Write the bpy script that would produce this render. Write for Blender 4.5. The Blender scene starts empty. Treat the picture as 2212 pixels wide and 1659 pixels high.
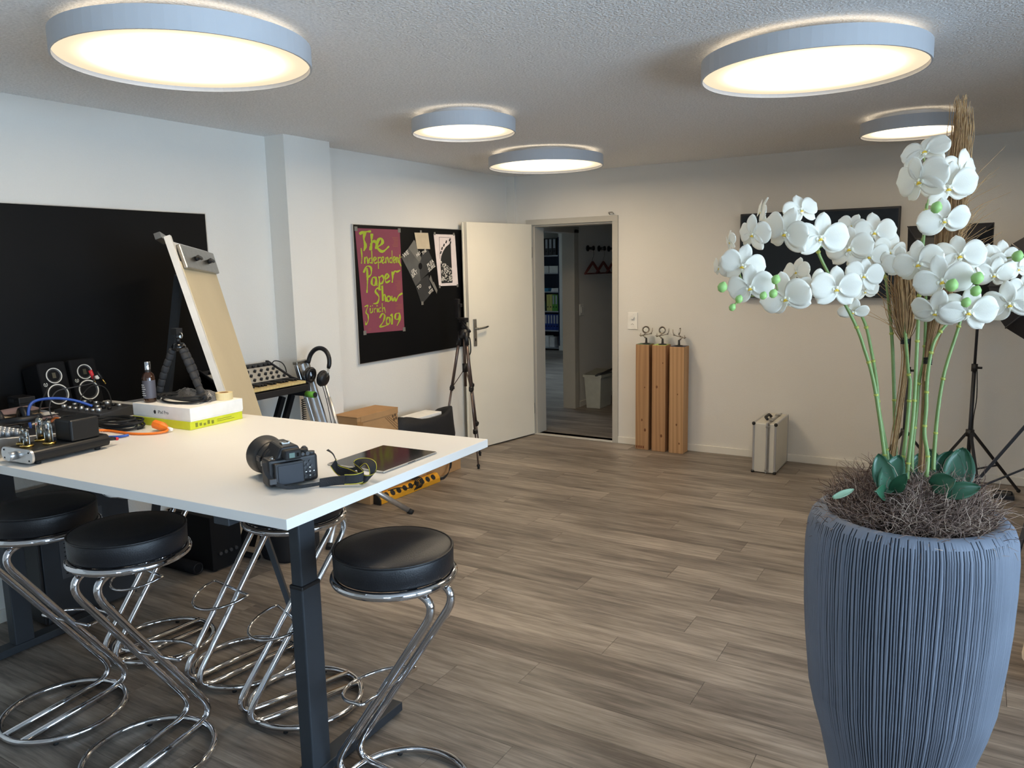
import bpy, math, random
from mathutils import Vector, Matrix, Quaternion
random.seed(7)
R = math.radians
C = bpy.context.scene.collection
SC = bpy.context.scene

# ------------------------------------------------------------------ camera
cam_d = bpy.data.cameras.new('camera'); cam = bpy.data.objects.new('camera', cam_d); C.objects.link(cam)
cam.matrix_world = Matrix(((0.857272, -0.060248, 0.511326, 0.0), (0.514466, 0.139271, -0.846126, 0.0), (-0.020235, 0.98842, 0.150389, 1.63392), (0, 0, 0, 1)))
cam_d.sensor_fit = 'HORIZONTAL'; cam_d.sensor_width = 36.0; cam_d.lens = 36.0 * 1667.69 / 2212.0
cam_d.clip_start = 0.05; cam_d.clip_end = 100
SC.camera = cam
# ------------------------------------------------------------------ world (daylight outside the windows), exposure
w = bpy.data.worlds.new('daylight'); SC.world = w; w.use_nodes = True
bg = w.node_tree.nodes['Background']; bg.inputs[0].default_value = (0.60, 0.77, 1.0, 1); bg.inputs[1].default_value = 4.2
SC.view_settings.view_transform = 'Standard'; SC.view_settings.look = 'None'
SC.view_settings.exposure = 2.15; SC.view_settings.gamma = 1.0; SC.view_settings.use_curve_mapping = False
cy = SC.cycles; cy.max_bounces = 7; cy.diffuse_bounces = 4; cy.glossy_bounces = 4; cy.transmission_bounces = 6; cy.caustics_reflective = False; cy.caustics_refractive = False; cy.adaptive_threshold = .06
LAMP = 12.8         # peak strength of the ceiling lamps
LAMP_COL = (1.0, 0.80, 0.55)

def portal(name, loc, rot, sx, sy):
    l = bpy.data.lights.new(name, 'AREA'); l.shape = 'RECTANGLE'; l.size = sx; l.size_y = sy
    l.cycles.is_portal = True
    o = bpy.data.objects.new(name, l); C.objects.link(o); o.location = loc; o.rotation_euler = rot
    return o
# window openings: right wall (two), wall behind the camera, far room
portal('window_portal', (2.79, -0.45, 1.45), (0, R(90), 0), 1.8, 1.9)
portal('window_portal', (2.79, 1.75, 1.45), (0, R(90), 0), 1.8, 1.9)
portal('window_portal', (0.6, -2.19, 1.55), (R(90), 0, 0), 1.0, 1.1)
portal('window_portal', (-8.19, 10.0, 1.55), (0, R(-90), 0), 1.4, 2.0)

# ------------------------------------------------------------------ materials
def lin(c):
    return tuple((x / 12.92 if x <= 0.04045 else ((x + 0.055) / 1.055) ** 2.4) for x in c)
def rgb(r, g, b): return lin((r / 255, g / 255, b / 255)) + (1,)
MATS = {}
def mat(name, col, rough=0.5, metal=0.0, spec=0.5, bump=None, vary=None, coat=0, trans=0, emit=None, sheen=0):
    """procedural principled material; bump=(scale, strength[, stretch]); vary=(scale, amount[, stretch]) noise colour variation"""
    if name in MATS: return MATS[name]
    m = bpy.data.materials.new(name); m.use_nodes = True; nt = m.node_tree; b = nt.nodes['Principled BSDF']
    b.inputs['Base Color'].default_value = col; b.inputs['Roughness'].default_value = rough
    b.inputs['Metallic'].default_value = metal; b.inputs['Specular IOR Level'].default_value = spec
    b.inputs['Coat Weight'].default_value = coat; b.inputs['Transmission Weight'].default_value = trans
    if sheen: b.inputs['Sheen Weight'].default_value = sheen
    if emit:
        b.inputs['Emission Color'].default_value = emit[0]; b.inputs['Emission Strength'].default_value = emit[1]
    def noise(sc, stretch, det=3):
        tc = nt.nodes.new('ShaderNodeTexCoord'); mp = nt.nodes.new('ShaderNodeMapping'); n = nt.nodes.new('ShaderNodeTexNoise')
        mp.inputs['Scale'].default_value = stretch; n.inputs['Scale'].default_value = sc; n.inputs['Detail'].default_value = det
        nt.links.new(tc.outputs['Object'], mp.inputs[0]); nt.links.new(mp.outputs[0], n.inputs['Vector']); return n
    if vary is None: vary = (14.0, 0.06)
    if vary:
        n = noise(vary[0], vary[2] if len(vary) > 2 else (1, 1, 1))
        cr = nt.nodes.new('ShaderNodeMapRange'); cr.inputs['From Min'].default_value = .3; cr.inputs['From Max'].default_value = .7
        cr.inputs['To Min'].default_value = 1 - vary[1]; cr.inputs['To Max'].default_value = 1 + vary[1]
        mx = nt.nodes.new('ShaderNodeVectorMath'); mx.operation = 'SCALE'; mx.inputs[0].default_value = col[:3]
        nt.links.new(n.outputs['Fac'], cr.inputs['Value']); nt.links.new(cr.outputs[0], mx.inputs['Scale'])
        nt.links.new(mx.outputs[0], b.inputs['Base Color'])
    if bump:
        n = noise(bump[0], bump[2] if len(bump) > 2 else (1, 1, 1), 4)
        bp = nt.nodes.new('ShaderNodeBump'); bp.inputs['Strength'].default_value = bump[1]; bp.inputs['Distance'].default_value = 0.01
        nt.links.new(n.outputs['Fac'], bp.inputs['Height']); nt.links.new(bp.outputs[0], b.inputs['Normal'])
    MATS[name] = m; return m

WALL = mat('wall_plaster', rgb(226, 223, 216), .9, bump=(180, .22), vary=(2, .015), spec=.2)
CEIL = mat('ceiling_plaster', rgb(243, 243, 243), .95, bump=(95, 1.0), vary=(95, .10), spec=.1)
TRIMW = mat('trim_paint', rgb(228, 224, 214), .45, vary=(6, .02))
DOORW = mat('door_paint', rgb(238, 231, 214), .4, vary=(4, .015))
FRAMEG = mat('door_frame_paint', rgb(186, 182, 172), .45, vary=(6, .02))
CHROME = mat('chrome', rgb(215, 215, 218), .07, 1.0, vary=(30, .03))
STEEL = mat('brushed_steel', rgb(165, 163, 158), .3, 1.0, vary=(40, .08))
ALU = mat('aluminium', rgb(205, 205, 205), .32, .9, vary=(40, .05, (1, 1, .05)))
LEATHER = mat('black_leatherette', rgb(22, 23, 27), .42, bump=(260, .12), spec=.45)
SEAM = mat('black_piping', rgb(20, 20, 23), .4)
TABLEW = mat('white_laminate', rgb(232, 229, 224), .35, vary=(3, .012), spec=.4)
DKMETAL = mat('anthracite_powder_coat', rgb(47, 51, 56), .5, bump=(600, .05), spec=.4)
BLACKP = mat('black_plastic', rgb(22, 22, 24), .45)
BLACKM = mat('black_matte', rgb(17, 17, 19), .8, spec=.2)
BLACKG = mat('black_gloss', rgb(10, 10, 12), .08, vary=(5, .05))
DGREY = mat('dark_grey_plastic', rgb(52, 53, 56), .5)
BOARD = mat('black_magnet_board', rgb(6, 7, 9), .55, vary=(2, .15), spec=.18)
WHITEP = mat('white_plastic', rgb(236, 234, 228), .4)
PAPERW = mat('white_paper', rgb(238, 236, 232), .8)
CARD = mat('cardboard', rgb(176, 136, 92), .85, bump=(60, .06), vary=(8, .07))
CARDI = mat('cardboard_print', rgb(92, 68, 44), .85)
TAPE = mat('packing_tape', rgb(158, 118, 74), .3, vary=(8, .05))
RUBBER = mat('black_rubber', rgb(15, 15, 16), .7)
GREYMET = mat('lamp_housing_paint', rgb(192, 195, 200), .5, vary=(3, .01))
ORANGE = mat('orange_plastic', rgb(236, 120, 24), .45)
BLUE = mat('blue_cable', rgb(40, 82, 168), .4)
RED = mat('red_plastic', rgb(205, 40, 50), .4)
GOLD = mat('gold_plate', rgb(214, 176, 96), .22, 1.0)
GLASS = mat('valve_glass', rgb(240, 245, 245), .03, trans=1.0, vary=False)

def glass_pane():
    m = bpy.data.materials.new('window_glass'); m.use_nodes = True; nt = m.node_tree; nt.nodes.clear()
    o = nt.nodes.new('ShaderNodeOutputMaterial'); mx = nt.nodes.new('ShaderNodeMixShader'); t = nt.nodes.new('ShaderNodeBsdfTransparent')
    g = nt.nodes.new('ShaderNodeBsdfGlossy'); g.inputs['Roughness'].default_value = .02; fr = nt.nodes.new('ShaderNodeFresnel')
    t.inputs[0].default_value = (.95, .97, .96, 1)
    nt.links.new(fr.outputs[0], mx.inputs[0]); nt.links.new(t.outputs[0], mx.inputs[1]); nt.links.new(g.outputs[0], mx.inputs[2]); nt.links.new(mx.outputs[0], o.inputs[0])
    return m
PANE = glass_pane()

def plank_mat():
    m = bpy.data.materials.new('oak_vinyl_plank'); m.use_nodes = True; nt = m.node_tree; N = nt.nodes; L = nt.links; b = N['Principled BSDF']
    tc = N.new('ShaderNodeTexCoord'); oi = N.new('ShaderNodeObjectInfo'); add = N.new('ShaderNodeVectorMath'); add.operation = 'ADD'
    sc = N.new('ShaderNodeVectorMath'); sc.operation = 'SCALE'; sc.inputs['Scale'].default_value = 37.0
    cmb = N.new('ShaderNodeCombineXYZ')
    for i in range(3): L.new(oi.outputs['Random'], cmb.inputs[i])
    L.new(cmb.outputs[0], sc.inputs[0]); L.new(tc.outputs['Object'], add.inputs[0]); L.new(sc.outputs[0], add.inputs[1])
    def nz(scale, stretch, det, rough=.6):
        mp = N.new('ShaderNodeMapping'); mp.inputs['Scale'].default_value = stretch; n = N.new('ShaderNodeTexNoise')
        n.inputs['Scale'].default_value = scale; n.inputs['Detail'].default_value = det; n.inputs['Roughness'].default_value = rough
        L.new(add.outputs[0], mp.inputs[0]); L.new(mp.outputs[0], n.inputs['Vector']); return n
    grain = nz(6, (.55, 7, 1), 6); blot = nz(2.6, (.5, 2.4, 1), 3); fine = nz(26, (.4, 8, 1), 3)
    r1 = N.new('ShaderNodeValToRGB'); e = r1.color_ramp.elements
    e[0].position = .34; e[0].color = rgb(92, 83, 76); e[1].position = .66; e[1].color = rgb(164, 152, 140)
    x = e.new(.5); x.color = rgb(130, 120, 110)
    a1 = N.new('ShaderNodeMath'); a1.operation = 'MULTIPLY_ADD'; a1.inputs[1].default_value = .55
    a0 = N.new('ShaderNodeMath'); a0.operation = 'MULTIPLY_ADD'; a0.inputs[1].default_value = .25
    off = N.new('ShaderNodeMath'); off.operation = 'MULTIPLY_ADD'; off.inputs[1].default_value = .09; off.inputs[2].default_value = -.045 + .1
    L.new(oi.outputs['Random'], off.inputs[0]); L.new(fine.outputs['Fac'], a0.inputs[0]); L.new(off.outputs[0], a0.inputs[2])
    a2 = N.new('ShaderNodeMath'); a2.operation = 'MULTIPLY_ADD'; a2.inputs[1].default_value = .55; 
    L.new(grain.outputs['Fac'], a1.inputs[0]); L.new(a0.outputs[0], a1.inputs[2]); L.new(blot.outputs['Fac'], a2.inputs[0]); L.new(a1.outputs[0], a2.inputs[2])
    s = N.new('ShaderNodeMath'); s.operation = 'ADD'; s.inputs[1].default_value = -.28; L.new(a2.outputs[0], s.inputs[0])
    L.new(s.outputs[0], r1.inputs[0]); L.new(r1.outputs[0], b.inputs['Base Color'])
    b.inputs['Roughness'].default_value = .42; b.inputs['Specular IOR Level'].default_value = .35
    bp = N.new('ShaderNodeBump'); bp.inputs['Strength'].default_value = .12; bp.inputs['Distance'].default_value = .004
    L.new(fine.outputs['Fac'], bp.inputs['Height']); L.new(bp.outputs[0], b.inputs['Normal'])
    return m
PLANK = plank_mat()
def timber_mat(name, base, dark, seed):
    m = bpy.data.materials.new(name); m.use_nodes = True; nt = m.node_tree; N = nt.nodes; L = nt.links; b = N['Principled BSDF']
    tc = N.new('ShaderNodeTexCoord'); mp = N.new('ShaderNodeMapping'); mp.inputs['Scale'].default_value = (1, 1, .07); mp.inputs['Location'].default_value = (seed, seed * 2, seed)
    n1 = N.new('ShaderNodeTexNoise'); n1.inputs['Scale'].default_value = 7; n1.inputs['Detail'].default_value = 2
    wv = N.new('ShaderNodeTexWave'); wv.inputs['Scale'].default_value = 9; wv.inputs['Distortion'].default_value = 9; wv.inputs['Detail'].default_value = 2; wv.inputs['Detail Scale'].default_value = .7
    L.new(tc.outputs['Object'], mp.inputs[0]); L.new(mp.outputs[0], n1.inputs['Vector']); L.new(mp.outputs[0], wv.inputs['Vector'])
    mx = N.new('ShaderNodeMix'); mx.data_type = 'RGBA'; mx.inputs['A'].default_value = base; mx.inputs['B'].default_value = dark
    mul = N.new('ShaderNodeMath'); mul.operation = 'MULTIPLY'; L.new(n1.outputs['Fac'], mul.inputs[0]); L.new(wv.outputs['Fac'], mul.inputs[1]); L.new(mul.outputs[0], mx.inputs['Factor'])
    L.new(mx.outputs['Result'], b.inputs['Base Color']); b.inputs['Roughness'].default_value = .7
    return m

# ------------------------------------------------------------------ mesh building
class MB:
    def __init__(s): s.v = []; s.f = []; s.sm = []
    def add(s, vs, fs, smooth=False):
        n = len(s.v); s.v += [tuple(p) for p in vs]; s.f += [tuple(i + n for i in q) for q in fs]; s.sm += [smooth] * len(fs); return s
    def box(s, x0, y0, z0, x1, y1, z1, M=None):
        vs = [Vector(p) for p in ((x0, y0, z0), (x1, y0, z0), (x1, y1, z0), (x0, y1, z0), (x0, y0, z1), (x1, y0, z1), (x1, y1, z1), (x0, y1, z1))]
        if M: vs = [M @ p for p in vs]
        return s.add(vs, [(0, 3, 2, 1), (4, 5, 6, 7), (0, 1, 5, 4), (1, 2, 6, 5), (2, 3, 7, 6), (3, 0, 4, 7)])
    def bar(s, a, b, wx, wy, up=(0, 0, 1)):
        """box beam from a to b, section wx (sideways) by wy (along up)"""
        a = Vector(a); b = Vector(b); t = (b - a).normalized(); u = Vector(up); sd = t.cross(u)
        if sd.length < 1e-4: sd = t.cross(Vector((1, 0, 0)))
        sd.normalize(); u = sd.cross(t).normalized(); vs = []
        for p in (a, b):
            for i, j in ((-1, -1), (1, -1), (1, 1), (-1, 1)): vs.append(p + sd * i * wx / 2 + u * j * wy / 2)
        return s.add(vs, [(0, 3, 2, 1), (4, 5, 6, 7), (0, 1, 5, 4), (1, 2, 6, 5), (2, 3, 7, 6), (3, 0, 4, 7)])
    def tube(s, path, r, seg=8, closed=False, caps=True):
        P = [Vector(p) for p in path]; n = len(P); rr = r if isinstance(r, (list, tuple)) else [r] * n
        T = []
        for i in range(n):
            a = P[i - 1] if (i > 0 or closed) else P[i]; b = P[(i + 1) % n] if (i < n - 1 or closed) else P[i]
            d = b - a; T.append(d.normalized() if d.length > 1e-9 else Vector((0, 0, 1)))
        ref = Vector((0, 0, 1)) if abs(T[0].z) < .9 else Vector((1, 0, 0)); u = T[0].cross(ref).normalized(); vs = []
        for i in range(n):
            if i: 
                q = T[i - 1].rotation_difference(T[i]); u = (q @ u); u = (u - T[i] * u.dot(T[i])).normalized()
            w2 = T[i].cross(u)
            for k in range(seg):
                a = 2 * math.pi * k / seg; vs.append(P[i] + (u * math.cos(a) + w2 * math.sin(a)) * rr[i])
        fs = []
        for i in range(n if closed else n - 1):
            j = (i + 1) % n
            for k in range(seg): fs.append((i * seg + k, i * seg + (k + 1) % seg, j * seg + (k + 1) % seg, j * seg + k))
        s.add(vs, fs, True)
        if caps and not closed:
            m = len(s.v) - n * seg
            s.f += [tuple(m + k for k in range(seg))[::-1], tuple(m + (n - 1) * seg + k for k in range(seg))]; s.sm += [False, False]
        return s
    def lathe(s, prof, seg=32, M=None, smooth=True, cap0=False, cap1=False):
        vs = []; n = len(prof)
        for r, z in prof:
            for k in range(seg):
                a = 2 * math.pi * k / seg; p = Vector((r * math.cos(a), r * math.sin(a), z)); vs.append(M @ p if M else p)
        fs = [(i * seg + k, i * seg + (k + 1) % seg, (i + 1) * seg + (k + 1) % seg, (i + 1) * seg + k) for i in range(n - 1) for k in range(seg)]
        s.add(vs, fs, smooth); m = len(s.v) - n * seg
        if cap0: s.f.append(tuple(m + k for k in range(seg))[::-1]); s.sm.append(False)
        if cap1: s.f.append(tuple(m + (n - 1) * seg + k for k in range(seg))); s.sm.append(False)
        return s
    def cyl(s, a, b, r, seg=16, r2=None):
        a = Vector(a); b = Vector(b); d = b - a; M = Matrix.Translation(a) @ d.to_track_quat('Z', 'Y').to_matrix().to_4x4()
        return s.lathe([(r, 0), (r if r2 is None else r2, d.length)], seg, M, True, True, True)
    def ball(s, c, r, seg=12, rings=7, sc=(1, 1, 1), M=None):
        vs = []; c = Vector(c)
        for i in range(rings + 1):
            t = math.pi * i / rings
            for k in range(seg):
                a = 2 * math.pi * k / seg; p = Vector((math.sin(t) * math.cos(a) * r * sc[0], math.sin(t) * math.sin(a) * r * sc[1], math.cos(t) * r * sc[2]))
                vs.append(c + (M @ p if M else p))
        fs = [(i * seg + k, (i + 1) * seg + k, (i + 1) * seg + (k + 1) % seg, i * seg + (k + 1) % seg) for i in range(rings) for k in range(seg)]
        return s.add(vs, fs, True)
    def prism(s, poly, z0, z1, M=None, smooth=False):
        n = len(poly); vs = [Vector((x, y, z)) for z in (z0, z1) for x, y in poly]
        if M: vs = [M @ p for p in vs]
        return s.add(vs, [tuple(range(n))[::-1], tuple(range(n, 2 * n))] + [(i, (i + 1) % n, n + (i + 1) % n, n + i) for i in range(n)], smooth)
    def ribbon(s, path, sides, th=.0015):
        """strap: path points, per-point half-width vectors"""
        P = [Vector(p) for p in path]; S = [Vector(q) for q in sides]; n = len(P); vs = []
        for i in range(n):
            t = (P[min(i + 1, n - 1)] - P[max(i - 1, 0)]); nn = t.cross(S[i]); nn = nn.normalized() * th / 2 if nn.length > 1e-9 else Vector((0, 0, th / 2))
            vs += [P[i] - S[i] - nn, P[i] + S[i] - nn, P[i] + S[i] + nn, P[i] - S[i] + nn]
        fs = []
        for i in range(n - 1):
            for k in range(4): fs.append((4 * i + k, 4 * i + (k + 1) % 4, 4 * i + 4 + (k + 1) % 4, 4 * i + 4 + k))
        fs += [(3, 2, 1, 0), (4 * n - 4, 4 * n - 3, 4 * n - 2, 4 * n - 1)]
        return s.add(vs, fs, False)
    def mesh(s, name):
        me = bpy.data.meshes.new(name); me.from_pydata(s.v, [], s.f); me.polygons.foreach_set('use_smooth', s.sm); me.update(); return me

OFF = {}
def ob(name, mb, m, parent=None, bev=0, seg=2, label=None, kind=None, cat=None, group=None, local=False):
    """link ONE mesh object; vertices are given in world coordinates (local=True: in the parent's)"""
    if isinstance(mb, MB):
        if parent is not None and not local:
            d = OFF[parent.name]; mb.v = [(x - d[0], y - d[1], z - d[2]) for x, y, z in mb.v]
        me = mb.mesh(name)
    else: me = mb
    if m and not me.materials: me.materials.append(m)
    o = bpy.data.objects.new(name, me); C.objects.link(o)
    if parent is not None: o.parent = parent; OFF[o.name] = OFF[parent.name]
    else: OFF[o.name] = (0, 0, 0)
    if bev:
        b = o.modifiers.new('bevel', 'BEVEL'); b.width = bev; b.segments = seg; b.limit_method = 'ANGLE'; b.angle_limit = R(40)
        for p in me.polygons: p.use_smooth = p.use_smooth
    if label: o['label'] = label
    if kind: o['kind'] = kind
    if cat: o['category'] = cat
    if group: o['group'] = group
    return o
def thing(name, label, cat, loc=(0, 0, 0), rz=0, group=None, kind=None):
    o = bpy.data.objects.new(name, None); C.objects.link(o); o.location = loc; o.rotation_euler = (0, 0, rz); o.empty_display_size = .05
    o['label'] = label; o['category'] = cat; OFF[o.name] = tuple(loc) if not rz else (0, 0, 0)
    if group: o['group'] = group
    if kind: o['kind'] = kind
    return o
def copy_tree(o, parent=None):
    c = o.copy(); C.objects.link(c); c.parent = parent; OFF[c.name] = OFF[o.name]
    for ch in list(o.children):
        if ch.name in OFF: copy_tree(ch, c)
    return c
def smooth_path(pts, n=6, closed=False):
    P = [Vector(p) for p in pts]; out = []; m = len(P)
    for i in range(m if closed else m - 1):
        if closed: a, b, c, d = P[i - 1], P[i], P[(i + 1) % m], P[(i + 2) % m]
        else: a, b, c, d = P[max(i - 1, 0)], P[i], P[i + 1], P[min(i + 2, m - 1)]
        for k in range(n):
            t = k / n; out.append(.5 * ((2 * b) + (c - a) * t + (2 * a - 5 * b + 4 * c - d) * t * t + (3 * b - a - 3 * c + d) * t ** 3))
    if not closed: out.append(P[-1])
    return out
def fillet(pts, r, n=5):
    P = [Vector(p) for p in pts]; out = [P[0]]
    for i in range(1, len(P) - 1):
        a = (P[i - 1] - P[i]); b = (P[i + 1] - P[i]); rr = min(r, a.length * .49, b.length * .49); s = P[i] + a.normalized() * rr; e = P[i] + b.normalized() * rr
        for k in range(n + 1):
            t = k / n; out.append((1 - t) ** 2 * s + 2 * t * (1 - t) * P[i] + t * t * e)
    out.append(P[-1]); return out
def text(name, body, size, m, parent, loc, rot, align='CENTER', bold=0.0, shear=0, ext=.0004):
    cu = bpy.data.curves.new(name, 'FONT'); cu.body = body; cu.size = size; cu.align_x = align; cu.align_y = 'CENTER'; cu.extrude = ext; cu.offset = bold; cu.shear = shear
    cu.resolution_u = 2; tmp = bpy.data.objects.new(name, cu); me = bpy.data.meshes.new_from_object(tmp); bpy.data.objects.remove(tmp); me.materials.append(m); o = bpy.data.objects.new(name, me); C.objects.link(o)
    d = OFF[parent.name]; o.location = Vector(loc) - Vector(d); o.rotation_euler = rot; o.parent = parent; OFF[o.name] = d
    return o
# ------------------------------------------------------------------ the setting
XL, YB, ZC, XR, YF = -3.92, 6.484, 2.475, 2.80, -2.20
fl = ob('floor', MB().box(-8.4, YF - .2, -.06, XR + .2, 14.2, -.012), mat('subfloor', rgb(60, 52, 46), .8), kind='structure', label='grey-brown wood plank floor of the studio', cat='floor')
PW, PL = .182, 1.22
pm_full = MB().box(0, 0, -.012, PL - .0015, PW - .0015, 0).mesh('plank'); pm_full.materials.append(PLANK)
def plank(x, y, L):
    if L > PL - .01: me = pm_full
    else:
        me = MB().box(0, 0, -.012, L - .0015, PW - .0015, 0).mesh('plank'); me.materials.append(PLANK)
    o = bpy.data.objects.new('plank', me); C.objects.link(o); o.location = (x, y, 0); o.parent = fl
def planks(x0, x1, y0, y1, seed):
    rn = random.Random(seed); y = y0; row = 0
    while y < y1 - .01:
        x = x0 - rn.random() * PL
        while x < x1:
            a = max(x, x0); b = min(x + PL, x1)
            if b - a > .03: plank(a, y, b - a)
            x += PL
        y += PW; row += 1
planks(XL, 1.1, .62, YB + .02, 3)
# floor surface outside the picked-apart planks: one mesh each
def plain_floor(name, x0, y0, x1, y1):
    m = MB(); y = y0; rn = random.Random(5)
    while y < y1 - .001:
        m.box(x0, y, -.012, x1, min(y + PW - .0015, y1), 0); y += PW
    ob(name, m, PLANK, fl, kind='stuff')
plain_floor('plank_strips', 1.1, YF, XR, YB + .02); plain_floor('plank_strips', XL, YF, 1.1, .62)
plain_floor('plank_strips', -8.2, YB + .03, -1.4, 14.0); plain_floor('plank_strips', -8.2, 5.0, XL - .13, YB + .03)
ob('ceiling', MB().box(XL - .1, YF - .1, ZC, XR + .1, YB + .1, ZC + .1), CEIL, kind='structure', label='white rough-plastered ceiling', cat='ceiling')
DX0, DX1, DZ = -3.66, -2.835, 2.015      # clear doorway
wb = MB(); wb.box(XL, YB, 0, DX0 - .05, YB + .2, ZC); wb.box(DX1 + .03, YB, 0, XR, YB + .2, ZC); wb.box(DX0 - .05, YB, DZ + .03, DX1 + .03, YB + .2, ZC)
ob('wall_back', wb, WALL, kind='structure', label='plain warm white back wall around the doorway', cat='wall')
ob('wall_left', MB().box(XL - .12, YF, 0, XL, YB + .2, ZC), WALL, kind='structure', label='white left wall carrying the two black boards', cat='wall')
ob('wall_pillar', MB().box(XL, 3.53, 0, -3.752, 3.93, ZC), WALL, kind='structure', label='shallow white wall pillar between the two black boards', cat='pillar')
ob('wall_corner', MB().box(XL, YB - .03, 0, -3.83, YB, ZC), WALL, kind='structure', label='slim boxed-in duct in the room corner beside the door', cat='duct')
def wall_with_openings(name, axis, at, th, a0, a1, opens, label):
    """wall in the plane axis=at; opens=[(a0,a1,z0,z1)] sorted along the wall"""
    m = MB(); a = a0
    def bx(p, q, z0, z1):
        if q - p < 1e-4: return
        if axis == 'x': m.box(at, p, z0, at + th, q, z1)
        else: m.box(p, at, z0, q, at + th, z1)
    for p, q, z0, z1 in opens:
        bx(a, p, 0, ZC); bx(p, q, 0, z0); bx(p, q, z1, ZC); a = q
    bx(a, a1, 0, ZC); return ob(name, m, WALL, kind='structure', label=label, cat='wall')
WZ0, WZ1 = .55, 2.35
wall_with_openings('wall_right', 'x', XR, .15, YF, YB + .2, [(-1.4, .5, WZ0, WZ1), (.8, 2.7, WZ0, WZ1)], 'white right wall with two windows outside the frame')
wall_with_openings('wall_front', 'y', YF - .15, .15, XL, XR + .15, [(.1, 1.1, 1.0, 2.1)], 'white wall with a window behind the viewer')
wn = [0]
def window(axis, at, a0, a1, z0, z1):
    wn[0] += 1; t = bpy.data.objects.new('window_%d' % wn[0], None); C.objects.link(t); t['kind'] = 'structure'; t['label'] = ['', 'white framed studio window in the right wall beside the viewer', 'white framed studio window in the right wall level with the table', 'small white framed window in the wall behind the viewer', 'white framed window in the left wall of the far office'][wn[0]]; t['category'] = 'window'; OFF[t.name] = (0, 0, 0)
    fm = MB()
    def bx(p, q, zz0, zz1, mb, d0=0.0, d1=.06):
        if axis == 'x': mb.box(at + d0, p, zz0, at + d1, q, zz1)
        else: mb.box(p, at + d0, zz0, q, at + d1, zz1)
    bx(a0, a0 + .05, z0, z1, fm); bx(a1 - .05, a1, z0, z1, fm); bx(a0 + .05, a1 - .05, z0, z0 + .05, fm); bx(a0 + .05, a1 - .05, z1 - .05, z1, fm)
    am = (a0 + a1) / 2; bx(am - .03, am + .03, z0 + .05, z1 - .05, fm); ob('window_frame', fm, TRIMW, t)
    for p, q in ((a0 + .05, am - .03), (am + .03, a1 - .05)):
        g = MB(); bx(p, q, z0 + .05, z1 - .05, g, .025, .031); ob('window_pane', g, PANE, t)
window('x', XR + .05, -1.4, .5, WZ0, WZ1); window('x', XR + .05, .8, 2.7, WZ0, WZ1); window('y', YF - .1, .1, 1.1, 1.0, 2.1)
# baseboards
ob('baseboard_back', MB().box(DX1 + .055, YB - .014, 0, XR, YB, .062), TRIMW, bev=.003, kind='structure', label='cream skirting board along the back wall', cat='baseboard')
ob('baseboard_left', MB().box(XL, YF, 0, XL + .014, 3.53, .062).box(XL, 3.93, 0, XL + .014, YB - .03, .062), TRIMW, kind='structure', label='cream skirting board along the left wall', cat='baseboard')
# door frame, door leaf
fr = MB()
for x0, x1 in ((DX0 - .06, DX0), (DX1, DX1 + .055)): fr.box(x0, YB - .016, 0, x1, YB + .22, DZ)
fr.box(DX0 - .06, YB - .016, DZ, DX1 + .055, YB + .22, DZ + .05)
fr.box(DX0, YB + .02, 0, DX0 + .015, YB + .2, DZ).box(DX1 - .015, YB + .02, 0, DX1, YB + .2, DZ).box(DX0 + .015, YB + .02, DZ - .015, DX1 - .015, YB + .2, DZ)
tf = ob('trim_1', fr, FRAMEG, bev=.002, kind='structure', label='grey steel door frame around the open doorway', cat='door frame')
ob('threshold', MB().box(DX0, YB - .012, -.01, DX1, YB + .045, .005), mat('threshold_metal', rgb(206, 202, 192), .8), tf)
ob('door_stop', MB().tube(fillet([(DX1 - .02, YB - .02, DZ + .06), (DX1 - .02, YB - .05, DZ + .075), (DX1 + .02, YB - .05, DZ + .075), (DX1 + .03, YB - .05, DZ + .06)], .01), .005), STEEL, tf)
dl = thing('door_1', 'open cream-white door leaf with a steel lever handle', 'door', (-3.672, 6.462, .012), 0, kind='structure')
ang = math.atan2(-.845, -.165); dl.rotation_euler = (0, 0, ang); OFF[dl.name] = (0, 0, 0)
# door local: x along the leaf, y = thickness (room-facing face at y=+), z up
lf = ob('leaf', MB().box(.0, -.02, 0, .86, .02, 2.01), DOORW, dl, bev=.002, local=True)
ob('rebate', MB().box(.84, -.032, 0, .872, -.02, 2.01), DOORW, dl, local=True)
pl = ob('handle_plate', MB().box(.775, .02, .93, .815, .028, 1.17), STEEL, dl, bev=.003, local=True)
ob('handle', MB().cyl((.795, .02, 1.085), (.795, .065, 1.085), .011).tube(fillet([(.795, .065, 1.085), (.79, .068, 1.085), (.70, .068, 1.092), (.665, .06, 1.098)], .02), [.010] * 0 or .009, 8), STEEL, dl, local=True)
ob('keyhole', MB().box(.790, .0275, .975, .800, .0292, 1.0), BLACKM, dl, local=True)
for z in (.25, 1.75): ob('hinge', MB().cyl((-.006, .01, z - .05), (-.006, .01, z + .05), .009, 10), STEEL, dl, local=True)
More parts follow.
